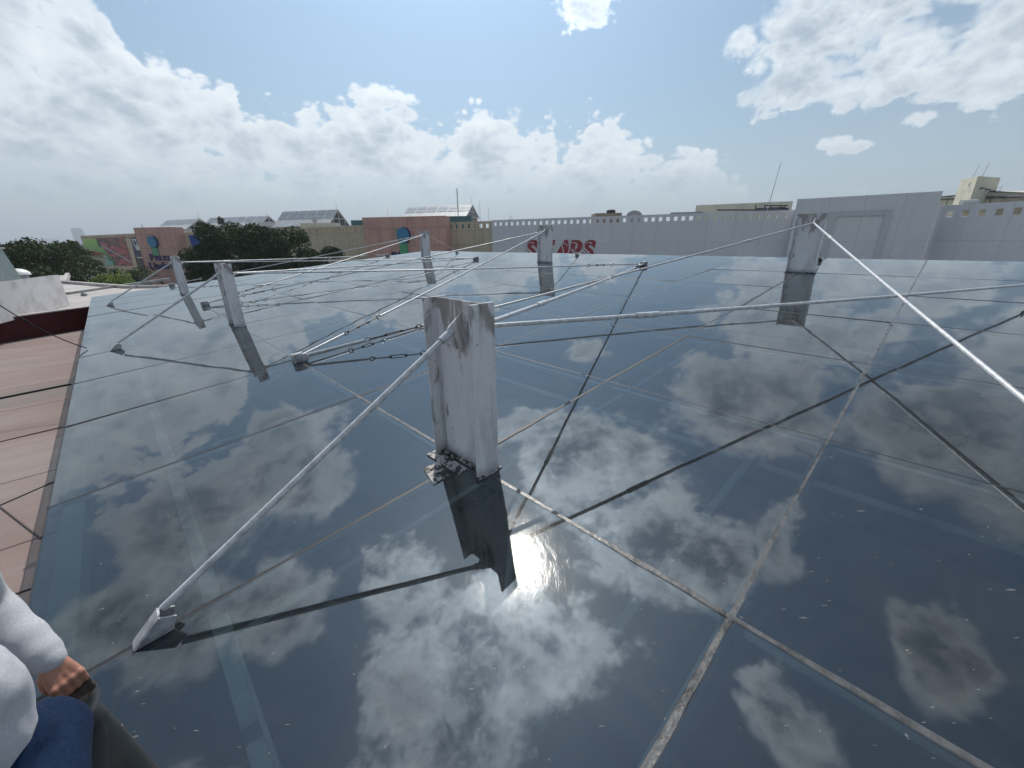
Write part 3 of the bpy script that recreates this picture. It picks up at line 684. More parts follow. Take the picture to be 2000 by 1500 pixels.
b=at_z(165,578,R2); t=thing('roof_vent_cap','small dark vent cap on the gutter of the pale roof','vent cap',b); mb=MB(); mb.cyl(b,b+np.array([0,0,.06]),.08,n=10); mb.build('base',M_CONC,t); mb=MB(); mb.cyl(b+np.array([0,0,.06]),b+np.array([0,0,.14]),.07,.015,n=10); mb.build('cone',M_METAL,t)
# black cable with a connector
a=CAM+ray(-60,555)*8.0; b=node(4.35,JL+.05,.02); t=thing('roof_cable','thin black cable slung over the maroon wall to the glass edge','cable',b)
mb=MB(); pts=[a+(b-a)*k/10-np.array([0,0,.10*4*(k/10)*(1-k/10)]) for k in range(11)]; mb.tube(pts,.006,n=6); mb.build('cable_run',M_RUBBER,t)
mb=MB(); mb.cyl(pts[4],pts[4]+(pts[5]-pts[4])*.35,.014,n=8); mb.cyl(pts[4]+(pts[5]-pts[4])*.45,pts[4]+(pts[5]-pts[4])*.6,.018,n=8); mb.build('connector',M_RUBBER,t)

# ------------------------------------------------------------------ far facades
class Pl:
    """vertical plane through two bearings at given depths"""
    def __init__(s,xa,Ya,xb,Yb,row=465):
        s.a=at_y(xa,row,Ya)[:2]; s.b=at_y(xb,row,Yb)[:2]; d=s.b-s.a; s.L=np.linalg.norm(d); s.d=d/s.L
        s.n=np.array([s.d[1],-s.d[0]]); s.n=-s.n if s.n@(CAM[:2]-s.a)<0 else s.n
    def sz(s,x,y,off=0):
        r=ray(x,y); o=s.a+s.n*off; t=((o-CAM[:2])@s.n)/(r[:2]@s.n); p=CAM+r*t; return (p[:2]-s.a)@s.d,p[2]
    def p(s,q,z,off=0): w_=s.a+s.d*q+s.n*off; return (w_[0],w_[1],z)
def facade(pl,s0,s1,z0,z1,th,holes=(),mt=None,name='wall',parent=None,back=0,shear=None):
    """wall slab with real openings; holes = (s0,s1,z0,z1)"""
    S_=sorted(set([s0,s1]+[h[0] for h in holes]+[h[1] for h in holes])); Z_=sorted(set([z0,z1]+[h[2] for h in holes]+[h[3] for h in holes]))
    S_=[x for x in S_ if s0<=x<=s1]; Z_=[x for x in Z_ if z0<=x<=z1]
    mb=MB()
    def solid(a,b):
        if a<0 or b<0 or a>=len(S_)-1 or b>=len(Z_)-1: return False
        x=(S_[a]+S_[a+1])/2;z=(Z_[b]+Z_[b+1])/2
        return not any(h[0]<x<h[1] and h[2]<z<h[3] for h in holes)
    o0,o1=back,back-th
    for a in range(len(S_)-1):
        for b in range(len(Z_)-1):
            if not solid(a,b): continue
            x0,x1,y0,y1=S_[a],S_[a+1],Z_[b],Z_[b+1]; U4=[(x0,y0),(x1,y0),(x1,y1),(x0,y1)]
            mb.add([pl.p(x0,y0,o0),pl.p(x1,y0,o0),pl.p(x1,y1,o0),pl.p(x0,y1,o0)],[(0,1,2,3)],uv=[U4])
            mb.add([pl.p(x0,y0,o1),pl.p(x1,y0,o1),pl.p(x1,y1,o1),pl.p(x0,y1,o1)],[(3,2,1,0)],uv=[U4])
            for (da,db,e0,e1) in ((-1,0,(x0,y0),(x0,y1)),(1,0,(x1,y1),(x1,y0)),(0,-1,(x1,y0),(x0,y0)),(0,1,(x0,y1),(x1,y1))):
                if not solid(a+da,b+db): mb.add([pl.p(*e0,o0),pl.p(*e1,o0),pl.p(*e1,o1),pl.p(*e0,o1)],[(0,1,2,3)],uv=[[(x0+.3,y0+.3)]*4])
    return mb.build(name,mt,parent)
def slots(pl,s0,s1,zt,sp,wd,ht,drop,ph=0):
    o=[];x=s0+sp*.4+ph
    while x+wd<s1-.1: o.append((x,x+wd,zt-drop-ht,zt-drop)); x+=sp
    return o
def text_mesh(s,size,pl,q,z,off,mt,parent,name='letter',ext=.08,bold=0,shear=0,spacing=1,width=1,split=True):
    """letters standing on a wall plane, one mesh per letter"""
    objs=[]; x=0
    cu=bpy.data.curves.new('t','FONT'); cu.size=size; cu.extrude=ext; cu.offset=bold; cu.shear=shear
    def mesh_of(ch):
        cu.body=ch; o=bpy.data.objects.new('t',cu); COL.objects.link(o); dg=bpy.context.evaluated_depsgraph_get(); dg.update()
        me=bpy.data.meshes.new_from_object(o.evaluated_get(dg)); bpy.data.objects.remove(o); return me
    items=list(s) if split else [s]
    for k,ch in enumerate(items):
        if ch==' ': x+=size*.3*spacing; continue
        me=mesh_of(ch); co=[v.co.copy() for v in me.vertices]; mxx=max(c.x for c in co) if co else 0; mn=min(c.x for c in co) if co else 0
        base=np.array(parent.get('_w',(0,0,0)))
        for v,c in zip(me.vertices,co):
            pt=np.array(pl.p(q+(x+(c.x-mn))*width,z+c.y,off+c.z)); v.co=tuple(pt-base)
        me.materials.clear(); me.materials.append(mt); o=bpy.data.objects.new(name,me); COL.objects.link(o); o.parent=parent; objs.append(o)
        x+=(mxx-mn)+size*.12*spacing
    bpy.data.curves.remove(cu); return objs,x*width
def flat(pl,pts,off,th,mt,parent,name):
    mb=MB(); P0=[pl.p(*pl.sz(*p)[:2],off) for p in pts]; mb.prism(P0,(pl.n[0]*th,pl.n[1]*th,0)); return mb.build(name,mt,parent)
def rect(pl,x0,y0,x1,y1):
    s0,za=pl.sz(x0,(y0+y1)/2); s1,_=pl.sz(x1,(y0+y1)/2); _,zt=pl.sz((x0+x1)/2,y0); _,zb=pl.sz((x0+x1)/2,y1); return s0,s1,zb,zt

mall=thing('shopping_mall','tan and salmon shopping mall with pierced parapet and gabled rooftop skylights','shopping mall',(-60,115,GZ))
# section A: far left tan wall with billboards
A=Pl(158,135,268,115); zA=A.sz(158,460.5)[1]
winA=[A.sz(x,545)[0] for x in (213,240,250,276)]
zw1=A.sz(230,526.5)[1]; zw0=A.sz(240,549)[1]
hA=slots(A,0,A.L,zA,1.9,1.15,.75,.45)+[(winA[0],winA[1],zw0,zw1),(winA[2],winA[3]-.05,zw0,zw1)]
facade(A,0,A.L+2,GZ,zA,1.0,hA,M_TAN,'wall',mall)
mb=MB(); mb.prism([A.p(winA[0]-.3,zw0-.3,-1.6),A.p(winA[3]+.3,zw0-.3,-1.6),A.p(winA[3]+.3,zw1+.3,-1.6),A.p(winA[0]-.3,zw1+.3,-1.6)],(-A.n[0]*.2,-A.n[1]*.2,0)); mb.build('window',M_DGLASS,mall)
# section B: tan wall right of first pillar up to the second pillar
B1=Pl(268,115.5,565,114); zB=B1.sz(345,454.5)[1]
facade(B1,B1.sz(340,470)[0],B1.L,GZ,zB,.6,slots(B1,B1.sz(352,470)[0],B1.L,zB,1.75,.95,.85,.55),M_TAN,'wall',mall)
C=Pl(565,114,716,98); zC=C.sz(565,446)[1]; 
facade(C,0,C.L+1,GZ,zC,.6,slots(C,0,C.L,zC,1.45,.8,.85,.5),M_TAN,'wall',mall)
D=Pl(868,94,961,90.5); zD=D.sz(873,434)[1]
facade(D,-1,D.L,GZ,zD,.6,slots(D,.6,D.L,zD,1.45,.8,.85,.5),M_TAN,'wall',mall)
# salmon pillars
P1=Pl(266,113,341,112); z1=P1.sz(266,444.6)[1]
facade(P1,0,P1.L,GZ,z1,3.5,(),M_PINK,'pillar',mall)
P2=Pl(712,92.5,872,90.0); z2=P2.sz(790,423)[1]
facade(P2,0,P2.L,GZ,z2,3.5,(),M_PINK,'pillar',mall)
# roof deck behind the walls so nothing is see-through from the sides
mb=MB()
for pl,zz in ((A,zA-1.6),(B1,zB-1.8),(C,zC-1.8),(D,zD-1.8)):
    q=[pl.p(0,zz,-.9),pl.p(pl.L+.5,zz,-.9),pl.p(pl.L+.5,zz,-42),pl.p(0,zz,-42)]; mb.prism(q,(0,0,-.4))
mb.build('roof_deck',M_CONC,mall)
# rooftop skylight gables
def gable(x0,x1,ye0,yapex,ybase,Y,nb,cover=None,lab=None):
    """x0 left eave, x1 right eave front, rows given at the right end"""
    g=Pl(x0,Y*1.045,x1,Y); s0=0; s1=g.L; ze=g.sz(x1,ybase)[1]; W_=9.5
    r=at_y(x1,ybase,Y); zr=None
    # ridge height so that the apex lands on its row
    for h in np.linspace(.2,9,900):
        pt=np.array(g.p(s1,ze+h,-W_/2)); q=CW.T@(pt-CAM); 
        if 750+F*q[1]/q[2]<yapex: zr=ze+h; break
    if zr is None: zr=ze+3
    def sl(q,f,off=0):   # point on front slope, f 0 eave - 1 ridge
        return np.array(g.p(q,ze+(zr-ze)*f,-W_/2*f))+np.array([g.n[0]*off*.5,g.n[1]*off*.5,off])
    gb=MB(); gb.prism([g.p(s1,ze-.0,0),g.p(s1,zr,-W_/2),g.p(s1,ze,-W_),],(-g.d[0]*(s1-s0),-g.d[1]*(s1-s0),0))
    o=gb.build('skylight_gable',M_SHEET,mall)
    pm=MB(); bars=MB()
    for r0,r1 in ((.47,.70),(.73,.96)):
        for k in range(nb):
            a=s0+(s1-s0)*(k+.06)/nb; b=s0+(s1-s0)*(k+.94)/nb
            pm.add([sl(a,r0,.05),sl(b,r0,.05),sl(b,r1,.05),sl(a,r1,.05)],[(0,1,2,3)])
    pm.build('roof_panel',M_PANEL,o)
    # glazed gable end with white frame, facing right
    e=MB(); off=.06; end=lambda t_,z_: np.array(g.p(s1+off,z_,-W_*t_))
    e.add([end(.06,ze+.15),end(.94,ze+.15),end(.5,zr-.45)],[(0,1,2)]); e.build('gable_glass',M_DGLASS,o)
    fb=MB()
    def bar(p,q,r=.11): fb.cyl(p,q,r,n=6)
    for a,b in(((.0,ze),(.5,zr)),((1.,ze),(.5,zr)),((.0,ze+.05),(1,ze+.05))): bar(end(*a)+0,end(*b)+0,.16)
    for t_ in (.25,.5,.75): bar(end(t_,ze),end(t_,ze+(zr-ze)*(1-abs(t_-.5)*2)))
    zm=ze+(zr-ze)*.45; bar(end(.24,zm),end(.76,zm)); fb.build('gable_frame',M_SHEET,o)
    # wall below the eaves
    lw=MB(); lw.prism([g.p(s0+.4,ze-2.4,-.3),g.p(s1-.3,ze-2.4,-.3),g.p(s1-.3,ze,-.3),g.p(s0+.4,ze,-.3)],(-g.n[0]*(W_-.6),-g.n[1]*(W_-.6),0)); lw.build('skylight_curb',M_TAN,o)
    # lightning rod on the ridge
    mb=MB(); pt=np.array(g.p(s1-.2,zr,-W_/2)); mb.cyl(pt,pt+np.array([0,0,1.8]),.035,n=6); mb.build('ridge_rod',M_METAL,o)
    return g,o
gable(306,369,445,427,447,136,5)
gable(394,508,443,421.5,444,128,6)
gable(537,645,438,409,441,116,6)
gable(786,912,420,400,423,104,6)
def roofbox(name,lab,cat,x0,x1,yb,yt,Y,mt,dep=4,Yr=None,parent=None,bev=0):
    pl=Pl(x0,Y,x1,Yr or Y,row=yb); s0,z0=pl.sz(x0,yb); s1,_=pl.sz(x1,yb); _,zt=pl.sz((x0+x1)/2,yt)
    mb=MB(); mb.prism([pl.p(0,z0-2.2),pl.p(pl.L,z0-2.2),pl.p(pl.L,zt),pl.p(0,zt)],(-pl.n[0]*dep,-pl.n[1]*dep,0))
    o=mb.build(name,mt,parent,bevel=bev)
    if parent is None: tag(o,lab,cat)
    return pl,o
roofbox('roof_plant_room','',None,687,714,446,430,112,M_TEAL,parent=mall)
roofbox('roof_plant_room','',None,873,921,436,422,100,M_TEAL,parent=mall)
roofbox('roof_plant_room','',None,586,654,441,435.5,113,M_CREAM,parent=mall)
roofbox('roof_sheet','',None,345,392,453,448.5,120,M_SHEET,parent=mall,dep=6)
roofbox('roof_sheet','',None,505,530,445,433,123,M_SHEET,parent=mall,dep=6)
roofbox('roof_plant_room','',None,402,470,448,440.5,121,M_CREAM,parent=mall)
# water tank and small roof gear
def mast(x,yb,yt,Y,lab,cross=False,r=.05,lean=0):
    b=at_y(x,yb,Y); zt_=ztop(b,yt); t=thing('antenna_mast',lab,'antenna',b,'antennas on the far roofs'); mb=MB(); mb.cyl(b-np.array([0,0,2]),(b[0]+lean,b[1],zt_),r,r*.6,n=6); mb.build('mast',M_METAL,t)
    if cross:
        mb=MB(); 
        for k in range(3): mb.cyl((b[0]-.5,b[1],zt_-.5-.5*k),(b[0]+.5,b[1],zt_-.5-.5*k),.03,n=6)
        mb.build('crossbar',M_METAL,t)
    return t
b=at_y(432,434,120); t=thing('water_tank','dark round water tank among frames on the mall roof above the tree','water tank',b)
mb=MB(); mb.cyl(b-np.array([0,0,.6]),b+np.array([0,0,1.1]),.8,.75,n=16); mb.cyl(b+np.array([0,0,1.1]),b+np.array([0,0,1.5]),.75,.3,n=16); mb.build('tank_body',M_BLACK,t,smooth=True)
mb=MB()
for k in(-1,1): mb.cyl(b+np.array([k*1.0,0,-2]),b+np.array([k*1.0,0,.9]),.05,n=6)
mb.cyl(b+np.array([-3.2,0,.9]),b+np.array([1.0,0,.9]),.05,n=6); mb.build('tank_frame',M_METAL,t)
mast(390,441,424,118,'thin street-lamp-like pole on the mall roof left of the black tank',r=.06)
mast(894,400,367,108,'lattice radio mast rising behind the roof skylight with the round sign',True,r=.16)
mast(938,428,392,92,'thin tall antenna at the end of the tan wall',r=.05)
mast(955,428,405,92,'short antenna with a knob where the tan wall meets the white store',r=.05)
mast(758,421,408,95,'single short rod antenna on the second salmon pillar',r=.04)
mast(279,445,437,113,'stubby lamp on top of the first salmon pillar',r=.12)
def dish(x,y,Y,r,lab):
    b=at_y(x,y,Y); t=thing('satellite_dish',lab,'satellite dish',b); mb=MB(); n=14
    for k in range(4):
        a0=k/4;a1=(k+1)/4; mb.cyl(b+np.array([0,-.25*r*a0*a0,0]),b+np.array([0,-.25*r*a1*a1,0])+np.array([0,-.001,0]),r*a0+.001,r*a1,n=n,cap=False)
    mb.build('dish',M_SHEET,t); mb=MB(); mb.cyl(b-np.array([0,0,r*1.8]),b,.06,n=6); mb.build('stand',M_METAL,t)
dish(615,430,112,.75,'small round satellite dish on the mall roof in front of the third skylight')
# window lintel shelf line, billboards and signs
def print_mat(name,fn):
    mm=bpy.data.materials.new(name); mm.use_nodes=True; nt=mm.node_tree; b=nt.nodes['Principled BSDF']; E.nt=nt; t=nt.nodes.new('ShaderNodeTexCoord')
    sp=nt.nodes.new('ShaderNodeSeparateXYZ'); nt.links.new(t.outputs['UV'],sp.inputs[0]); c=fn(nt,t,E(sp.outputs[0]),E(sp.outputs[1])); nt.links.new(c,b.inputs['Base Color']); b.inputs['Roughness'].default_value=.5; return mm
def nzz(nt,t,sc_,det=5,dist=0):
    n=nt.nodes.new('ShaderNodeTexNoise'); n.inputs['Scale'].default_value=sc_; n.inputs['Detail'].default_value=det; n.inputs['Distortion'].default_value=dist; nt.links.new(t.outputs['UV'],n.inputs['Vector']); return E(n.outputs[0])
def green_print(nt,t,u,v):
    a=nzz(nt,t,4,6,1.5); c=mixc(nt,sstep(v,.15,.95),(.02,.16,.07),(.30,.50,.09))
    c=mixc(nt,sstep(v,.2,.0)*.7,c,(.01,.08,.08))
    edge=u*1.05+v*.35+(a-.5)*.12
    meat=mixc(nt,sstep(a,.42,.58),(.08,.03,.035),(.42,.07,.09)); meat=mixc(nt,sstep(nzz(nt,t,14,4,2),.58,.66)*.6,meat,(.45,.33,.25))
    bl=E.n('ABSOLUTE',u+v*.9-1.12+(a-.5)*.05); meat=mixc(nt,sstep(bl,.035,.02)*.8,meat,(.36,.36,.4))
    return mixc(nt,sstep(edge,.68,.72),c,meat)
def navy_print(nt,t,u,v):
    a=nzz(nt,t,9,5,1); c=mixc(nt,sstep(v,.45,.6),(.03,.012,.018),(.012,.02,.075)); return mixc(nt,sstep(a,.58,.7)*.7*sstep(v,.7,.5),c,(.16,.10,.05))
def board(name,lab,pl,pts,mt,off=.06,th=.08):
    P0=[pl.p(*pl.sz(*p)[:2],off+th) for p in pts]; t=thing(name,lab,'billboard',P0[0]); mb=MB(); 
    mb.prism([pl.p(*pl.sz(*p)[:2],off) for p in pts],(pl.n[0]*(th-.01),pl.n[1]*(th-.01),0)); mb.build('backing',M_METAL,t)
    m2=MB(); m2.add(P0,[(0,1,2,3)],uv=[[(0,0),(1,0),(1,1),(0,1)]]); m2.build('printed_sheet',mt,t); return t
GB=[(178.5,517.5),(260.5,519.5),(243,463.5),(161,466)]
t=board('billboard','wide green advertising billboard with a grilled meat picture at the far left',A,GB,print_mat('green_print',green_print))
q,z=A.sz(174,503); text_mesh('13 Cortes Brasileños',1.55,A,q,z,.16,M_WLET,t,'text',.01,split=False,width=1.18)
q,z=A.sz(178.5,509); text_mesh('Barra de Ensaladas',1.6,A,q,z,.16,M_WLET,t,'text',.01,split=False,width=1.2)
mb=MB()
for x0,x1 in((179.5,193),(196,205),(208,221)):
    for y in (512.0,515.0): s0,_=A.sz(x0+(y-512)*.25,y);s1,_=A.sz(x1+(y-512)*.25,y);_,zz=A.sz((x0+x1)/2,y); mb.prism([A.p(s0,zz-.4,.15),A.p(s1,zz-.4,.15),A.p(s1,zz+.4,.15),A.p(s0,zz+.4,.15)],(A.n[0]*.02,A.n[1]*.02,0))
mb.build('small_print',mat('pale_green_print',(.25,.5,.42),.6),t)
mb=MB(); s0,zz=A.sz(192,476); mb.prism([A.p(s0,zz-1,.15),A.p(s0+2,zz-1,.15),A.p(s0+2,zz+1.2,.15),A.p(s0,zz+1.2,.15)],(A.n[0]*.02,A.n[1]*.02,0)); mb.build('emblem',mat('dark_green_print',(.02,.10,.04),.6),t)
NB=[(277,548.5),(297,549.5),(271.5,463.5),(255.5,464.5)]
t=board('banner','narrow dark navy vertical banner between green billboard and salmon pillar',A,NB,print_mat('navy_print',navy_print))
mb=MB()
for x0,x1,y,h in((258,268,468,.25),(267,276,481,.5),(266.5,277,484,.5),(268,277,487,.4),(269,282,503,.3)): s0,zz=A.sz(x0,y);s1,_=A.sz(x1,y); mb.prism([A.p(s0,zz-h/2,.15),A.p(s1,zz-h/2,.15),A.p(s1,zz+h/2,.15),A.p(s0,zz+h/2,.15)],(A.n[0]*.02,A.n[1]*.02,0))
mb.build('text',M_WLET,t)
mb=MB(); q,z=A.sz(265.5,475); mb.torus(A.p(q,z,.17),(A.n[0],A.n[1],0),.95,.14,n=18,k=6); mb.prism([A.p(q+1.3,z-.5,.15),A.p(q+2.2,z-.5,.15),A.p(q+1.8,z+.3,.15)],(A.n[0]*.02,A.n[1]*.02,0)); mb.build('emblem',M_WLET,t)
BB=[(384,505),(398,505),(398,458.5),(368,459.5)]
t=board('banner','plain bright blue banner on the tan wall beside the dark tree',B1,BB,M_BLUEB)
# round logo signs
def logo(pl,cx,cy,rx,x0,y0,x1,y1,leaf,lab):
    c=pl.p(*pl.sz(cx,cy),.1); t=thing('logo_sign',lab,'logo sign',c,'round shopping centre emblems'); q,z=pl.sz(cx,cy); r=abs(pl.sz(cx+rx,cy)[0]-q)
    qs=[pl.sz(x0,y0),pl.sz(x1,y0),pl.sz(x1,y1),pl.sz(x0,y1)]
    mb=MB(); zt_=z+r*.3; a=q-r*.80; mb.prism([pl.p(a,z-r*2.85,.1),pl.p(q+r*.45,z-r*2.85,.1),pl.p(q+r*.45,zt_,.1),pl.p(a,zt_,.1)],(pl.n[0]*.3,pl.n[1]*.3,0))
    mb.build('green_stem',M_LGREEN,t)
    if leaf: mb=MB(); mb.prism([pl.p(q-r*1.25,z+r*1.15,.12),pl.p(q-r*.75,z-r*.5,.12),pl.p(q-r*.45,z+r*.35,.12)],(pl.n[0]*.3,pl.n[1]*.3,0)); mb.build('green_leaf',M_LGREEN,t)
    for rr,o_,mt,nm in((1.06,.15,M_NAVY,'disc_rim'),(1.0,.5,M_LBLUE,'blue_disc')):
        mb=MB(); n=26; P0=[pl.p(q+r*rr*math.cos(2*math.pi*k/n)+(.18 if nm=='disc_rim' else 0),z+r*1.18*rr*math.sin(2*math.pi*k/n),o_) for k in range(n)]; mb.prism(P0,(pl.n[0]*.25,pl.n[1]*.25,0)); mb.build(nm,mt,t)
logo(P1,301,472.5,8.2,0,0,0,0,True,'round blue emblem on green stem above navy letters on far salmon pillar')
logo(P2,789,460,11.8,0,0,0,0,True,'round blue emblem on green stem on the nearer salmon pillar, crossed by rods')
t=thing('letter_sign','navy lettering reading Plaza Lindavista on the far salmon pillar','sign',P1.p(5,0,.1))
q,z=P1.sz(296,508.3); text_mesh('Plaza',2.35,P1,q,z,.15,M_NAVY,t,'letter',.12,.09,width=1.0)
q,z=P1.sz(295,524.8); text_mesh('Lindavista',2.35,P1,q,z,.15,M_NAVY,t,'letter',.12,.09,width=1.0,spacing=.7)
t=thing('letter_sign','top of navy letters just above the glass under the nearer round emblem','sign',P2.p(5,0,.1))
q,z=P2.sz(767,508); text_mesh('Plaza',2.4,P2,q,z,.15,M_NAVY,t,'letter',.12,.09,width=1)

# white department store
store=thing('department_store','long white store building with square-pierced parapet, right of the mall','department store',(30,75,GZ))
Sx=Pl(961,90.3,1542,68.6); zS=Sx.sz(1022,428)[1]
facade(Sx,0,Sx.L,GZ,zS,.45,slots(Sx,.0,Sx.L,zS,1.28,.62,.70,.45),M_WHITE,'wall',store)
K=Pl(1542,66.6,1813,57.0); 
zK0=K.sz(1542,387)[1]; zK1=K.sz(1813,378)[1]; zK=(zK0+zK1)/2
facade(K,0,K.L,GZ,zK,3.0,(),M_WHITE,'projecting_block',store)
fr=MB(); s0,s1,zb,ztp=rect(K,1603,412,1722,560); s0i,s1i,_,zti=rect(K,1617,422.5,1709,560)
fr.prism([K.p(s0,GZ+.5,0),K.p(s0i,GZ+.5,0),K.p(s0i,ztp,0),K.p(s0,ztp,0)],(K.n[0]*.22,K.n[1]*.22,0)); fr.prism([K.p(s1i,GZ+.5,0),K.p(s1,GZ+.5,0),K.p(s1,ztp,0),K.p(s1i,ztp,0)],(K.n[0]*.22,K.n[1]*.22,0)); fr.prism([K.p(s0i,zti,0),K.p(s1i,zti,0),K.p(s1i,ztp,0),K.p(s0i,ztp,0)],(K.n[0]*.22,K.n[1]*.22,0)); fr.build('portal_frame',M_WHITE,store)
G=Pl(1800,60.3,2300,40.5); zG=G.sz(1960,394.5)[1]
facade(G,0,G.L,GZ,zG,.45,slots(G,1.2,G.L,zG,1.62,.85,.80,.75),M_WHITE,'wall',store)
mb=MB()
for pl,zz,dp in ((Sx,zS-2.1,-50),(G,zG-2.2,-40)):
    mb.prism([pl.p(0,zz,-.6),pl.p(pl.L,zz,-.6),pl.p(pl.L,zz,dp),pl.p(0,zz,dp)],(0,0,-.4))
mb.build('roof_deck',M_CONC,store)
# rooftop volumes of the store
roofbox('rooftop_hall','',None,1358,1545,413,397,84,M_CREAM,dep=12,Yr=77,parent=store)
pl,o=roofbox('rooftop_room','',None,1163,1214,427,416,92,M_TAN,dep=5,parent=store)
b=at_y(1193,418,93); mb=MB(); mb.cyl(b-np.array([0,0,.5]),b+np.array([0,0,.75]),1.0,.95,n=16); mb.cyl(b+np.array([0,0,.75]),b+np.array([0,0,.95]),.95,.3,n=16); t=mb.build('water_tank',M_BLACK,smooth=True); tag(t,'squat black water tank on the small tan room of the store roof','water tank')
# barrel vault
t=thing('barrel_vault','small grey half-round vault on the store roof right of the black tank','roof vault',at_y(1239,425,90))
mb=MB(); pl=Pl(1223,90,1254,89,row=424); z0=pl.sz(1238,422)[1]; r=pl.L/2; n=12; P0=[pl.p(r-r*math.cos(math.pi*k/n),z0+r*.68*math.sin(math.pi*k/n),0) for k in range(n+1)]; P0=[pl.p(0,z0-2,0)]+P0+[pl.p(2*r,z0-2,0)]; mb.prism(P0,(-pl.n[0]*6,-pl.n[1]*6,0)); mb.build('vault_shell',M_METAL,t)
mb=MB()
for k in range(1,n): a=np.array(pl.p(r,z0,.05)); e=np.array(pl.p(r-r*math.cos(math.pi*k/n),z0+r*.68*math.sin(math.pi*k/n),.05)); mb.cyl(a,e,.03,n=5)
mb.build('vault_ribs',M_SHEET,t)
# pipes
t=thing('roof_pipes','dark looping pipework on the store roof left of the white block','pipework',at_y(1500,408,78)); mb=MB()
for y,x0,x1 in ((401,1494,1538),(407,1476,1540),(410,1400,1540),(404.5,1505,1533)): mb.cyl(at_y(x0,y,77.5),at_y(x1,y,73.5),.13,n=8)
for x in(1494,1505,1533,1476): mb.cyl(at_y(x,400,76),at_y(x,413,76),.11,n=8)
mb.build('pipe_run',mat('dark_pipe',(.06,.065,.07),.5,.3),t)
t=thing('roof_duct','long low ductwork on the store roof behind the parapet openings','ductwork',at_y(1350,415,84)); mb=MB()
for k in range(7): x=1310+k*9; a=at_y(x,417.5-.2*k,86-k*.4); mb.cyl(a,a+np.array([1.3,0,0]),.28,n=10)
mb.build('duct_run',M_METAL,t,smooth=True)
mast(1501,393,313,74,'very tall thin mast rising from the store roof',r=.06,lean=.9)
mast(998,428,419,92,'small tilted aerial on the left end of the store parapet',True,r=.04)
# right-hand rooftop: long shallow gable, penthouse, tan box
t=thing('rooftop_gable','long shallow gabled shed roof on the store behind the right parapet','rooftop shed',at_y(1960,392,80))
pl=Pl(1812,100,2140,72,row=392); mb=MB()
ps=[pl.sz(1812,386.5),pl.sz(1865,381.5),pl.sz(1925,373.5),pl.sz(2000,376.5),pl.sz(2140,386)]; zb_=pl.sz(1900,399)[1]-2
P0=[pl.p(ps[0][0],zb_)]+[pl.p(*p) for p in ps]+[pl.p(ps[-1][0],zb_)]; mb.prism(P0,(-pl.n[0]*14,-pl.n[1]*14,0)); mb.build('shed_wall',M_CREAM,t)
mb=MB()
for a,b in zip(ps[:-1],ps[1:]): mb.cyl(np.array(pl.p(*a,.1)),np.array(pl.p(*b,.1)),.10,n=6)
a=pl.sz(1815,389);b_=pl.sz(2060,382.5); mb.cyl(pl.p(*a,.4),pl.p(*b_,.4),.22,n=8)
for k in range(7):
    x=1828+k*28; q=pl.sz(x,388-.1*k); mb.cyl(pl.p(q[0],q[1]-1.2,.5),pl.p(q[0],q[1]+.6,.5),.07,n=6)
mb.build('roof_edge',mat('dark_edge_metal',(.07,.07,.08),.6),t)
def corner_tower(xl,xc,xr,yb,ytl,ytc,ytr,Y,mt,mt2,lab,name):
    b=at_y(xc,yb,Y); b=np.array(b); zt_=ztop(b,ytc); Lp=at_y(xl,yb,Y+6); Rp=at_y(xr,yb,Y+3)
    t=thing(name,lab,'rooftop tower',b); mb=MB(); P0=[(b[0],b[1],b[2]-3),(Rp[0],Rp[1],b[2]-3),(Rp[0]+Lp[0]-b[0],Rp[1]+Lp[1]-b[1],b[2]-3),(Lp[0],Lp[1],b[2]-3)]
    mb.prism(P0,(0,0,zt_-b[2]+3)); mb.build('tower_block',mt,t)
    mb=MB(); 
    for k in range(3): x=.3+.25*k; c=np.array(P0[0])*(1-x)+np.array(P0[1])*x; mb.box((c[0]-.5,c[1]-.35,zt_-2.2-.2*k),(c[0]+.5,c[1]+.1,zt_-2.0-.2*k))
    mb.build('wall_slot',M_BLACK,t)
    return t,b,zt_
t,b,zt_=corner_tower(1868,1899,1944,377,348,344,341,86,M_CREAM,M_CREAM,'cream concrete rooftop tower at the far right skyline','rooftop_tower')
mast(1898,343,320,88,'left aerial of two on top of the cream tower',r=.05,lean=.9); mast(1915,343,319,88,'right aerial of two on top of the cream tower',r=.06,lean=.9)
mast(1948,374,361,84,'short bent aerial right of the cream tower',True,r=.05,lean=.6)
roofbox('tan_roof_room','',None,1944,2080,396,384.5,66,M_TAN,dep=6,Yr=58,parent=store)
b=at_y(1893,395,72); mb=MB(); mb.cyl(b+np.array([-1.3,0,0]),b+np.array([1.3,0,0]),.42,n=14); t=mb.build('gas_tank',M_SHEET,smooth=True); tag(t,'white horizontal gas tank behind the right parapet of the store','gas tank')
for k,(x,lab) in enumerate(((1905,'left of two little dark posts poking above the glass far right'),(1912,'right of two little dark posts poking above the glass far right'))):
    b=at_y(x,509,57); mb=MB(); mb.cyl(b-np.array([0,0,8]),b+np.array([.25,0,.35]),.09,n=8); mb.torus(b+np.array([.25,0,.35]),(1,0,0),.12,.03,n=10,k=5); tag(mb.build('street_lamp',M_BLACK,smooth=False),lab,'lamp post')
# red store letters with white inline
t=thing('letter_sign','big dark red slanted letters SEARS with white inline on the white store','sign',Sx.p(6,0,.1))
for ch,x in (('S',1024),('E',1053),('A',1078),('R',1107),('S',1134)):
    q,z=Sx.sz(x,507); h=Sx.sz(x,470)[1]-z; base=h/.72
    for mt,of,bo,nm in ((M_RED,.10,.28,'letter'),(M_WLET,.24,-.165,'inline')):
        o,_=text_mesh(ch,base,Sx,q,z,of,mt,t,nm,.02,bo*base/5,.22,width=.98)

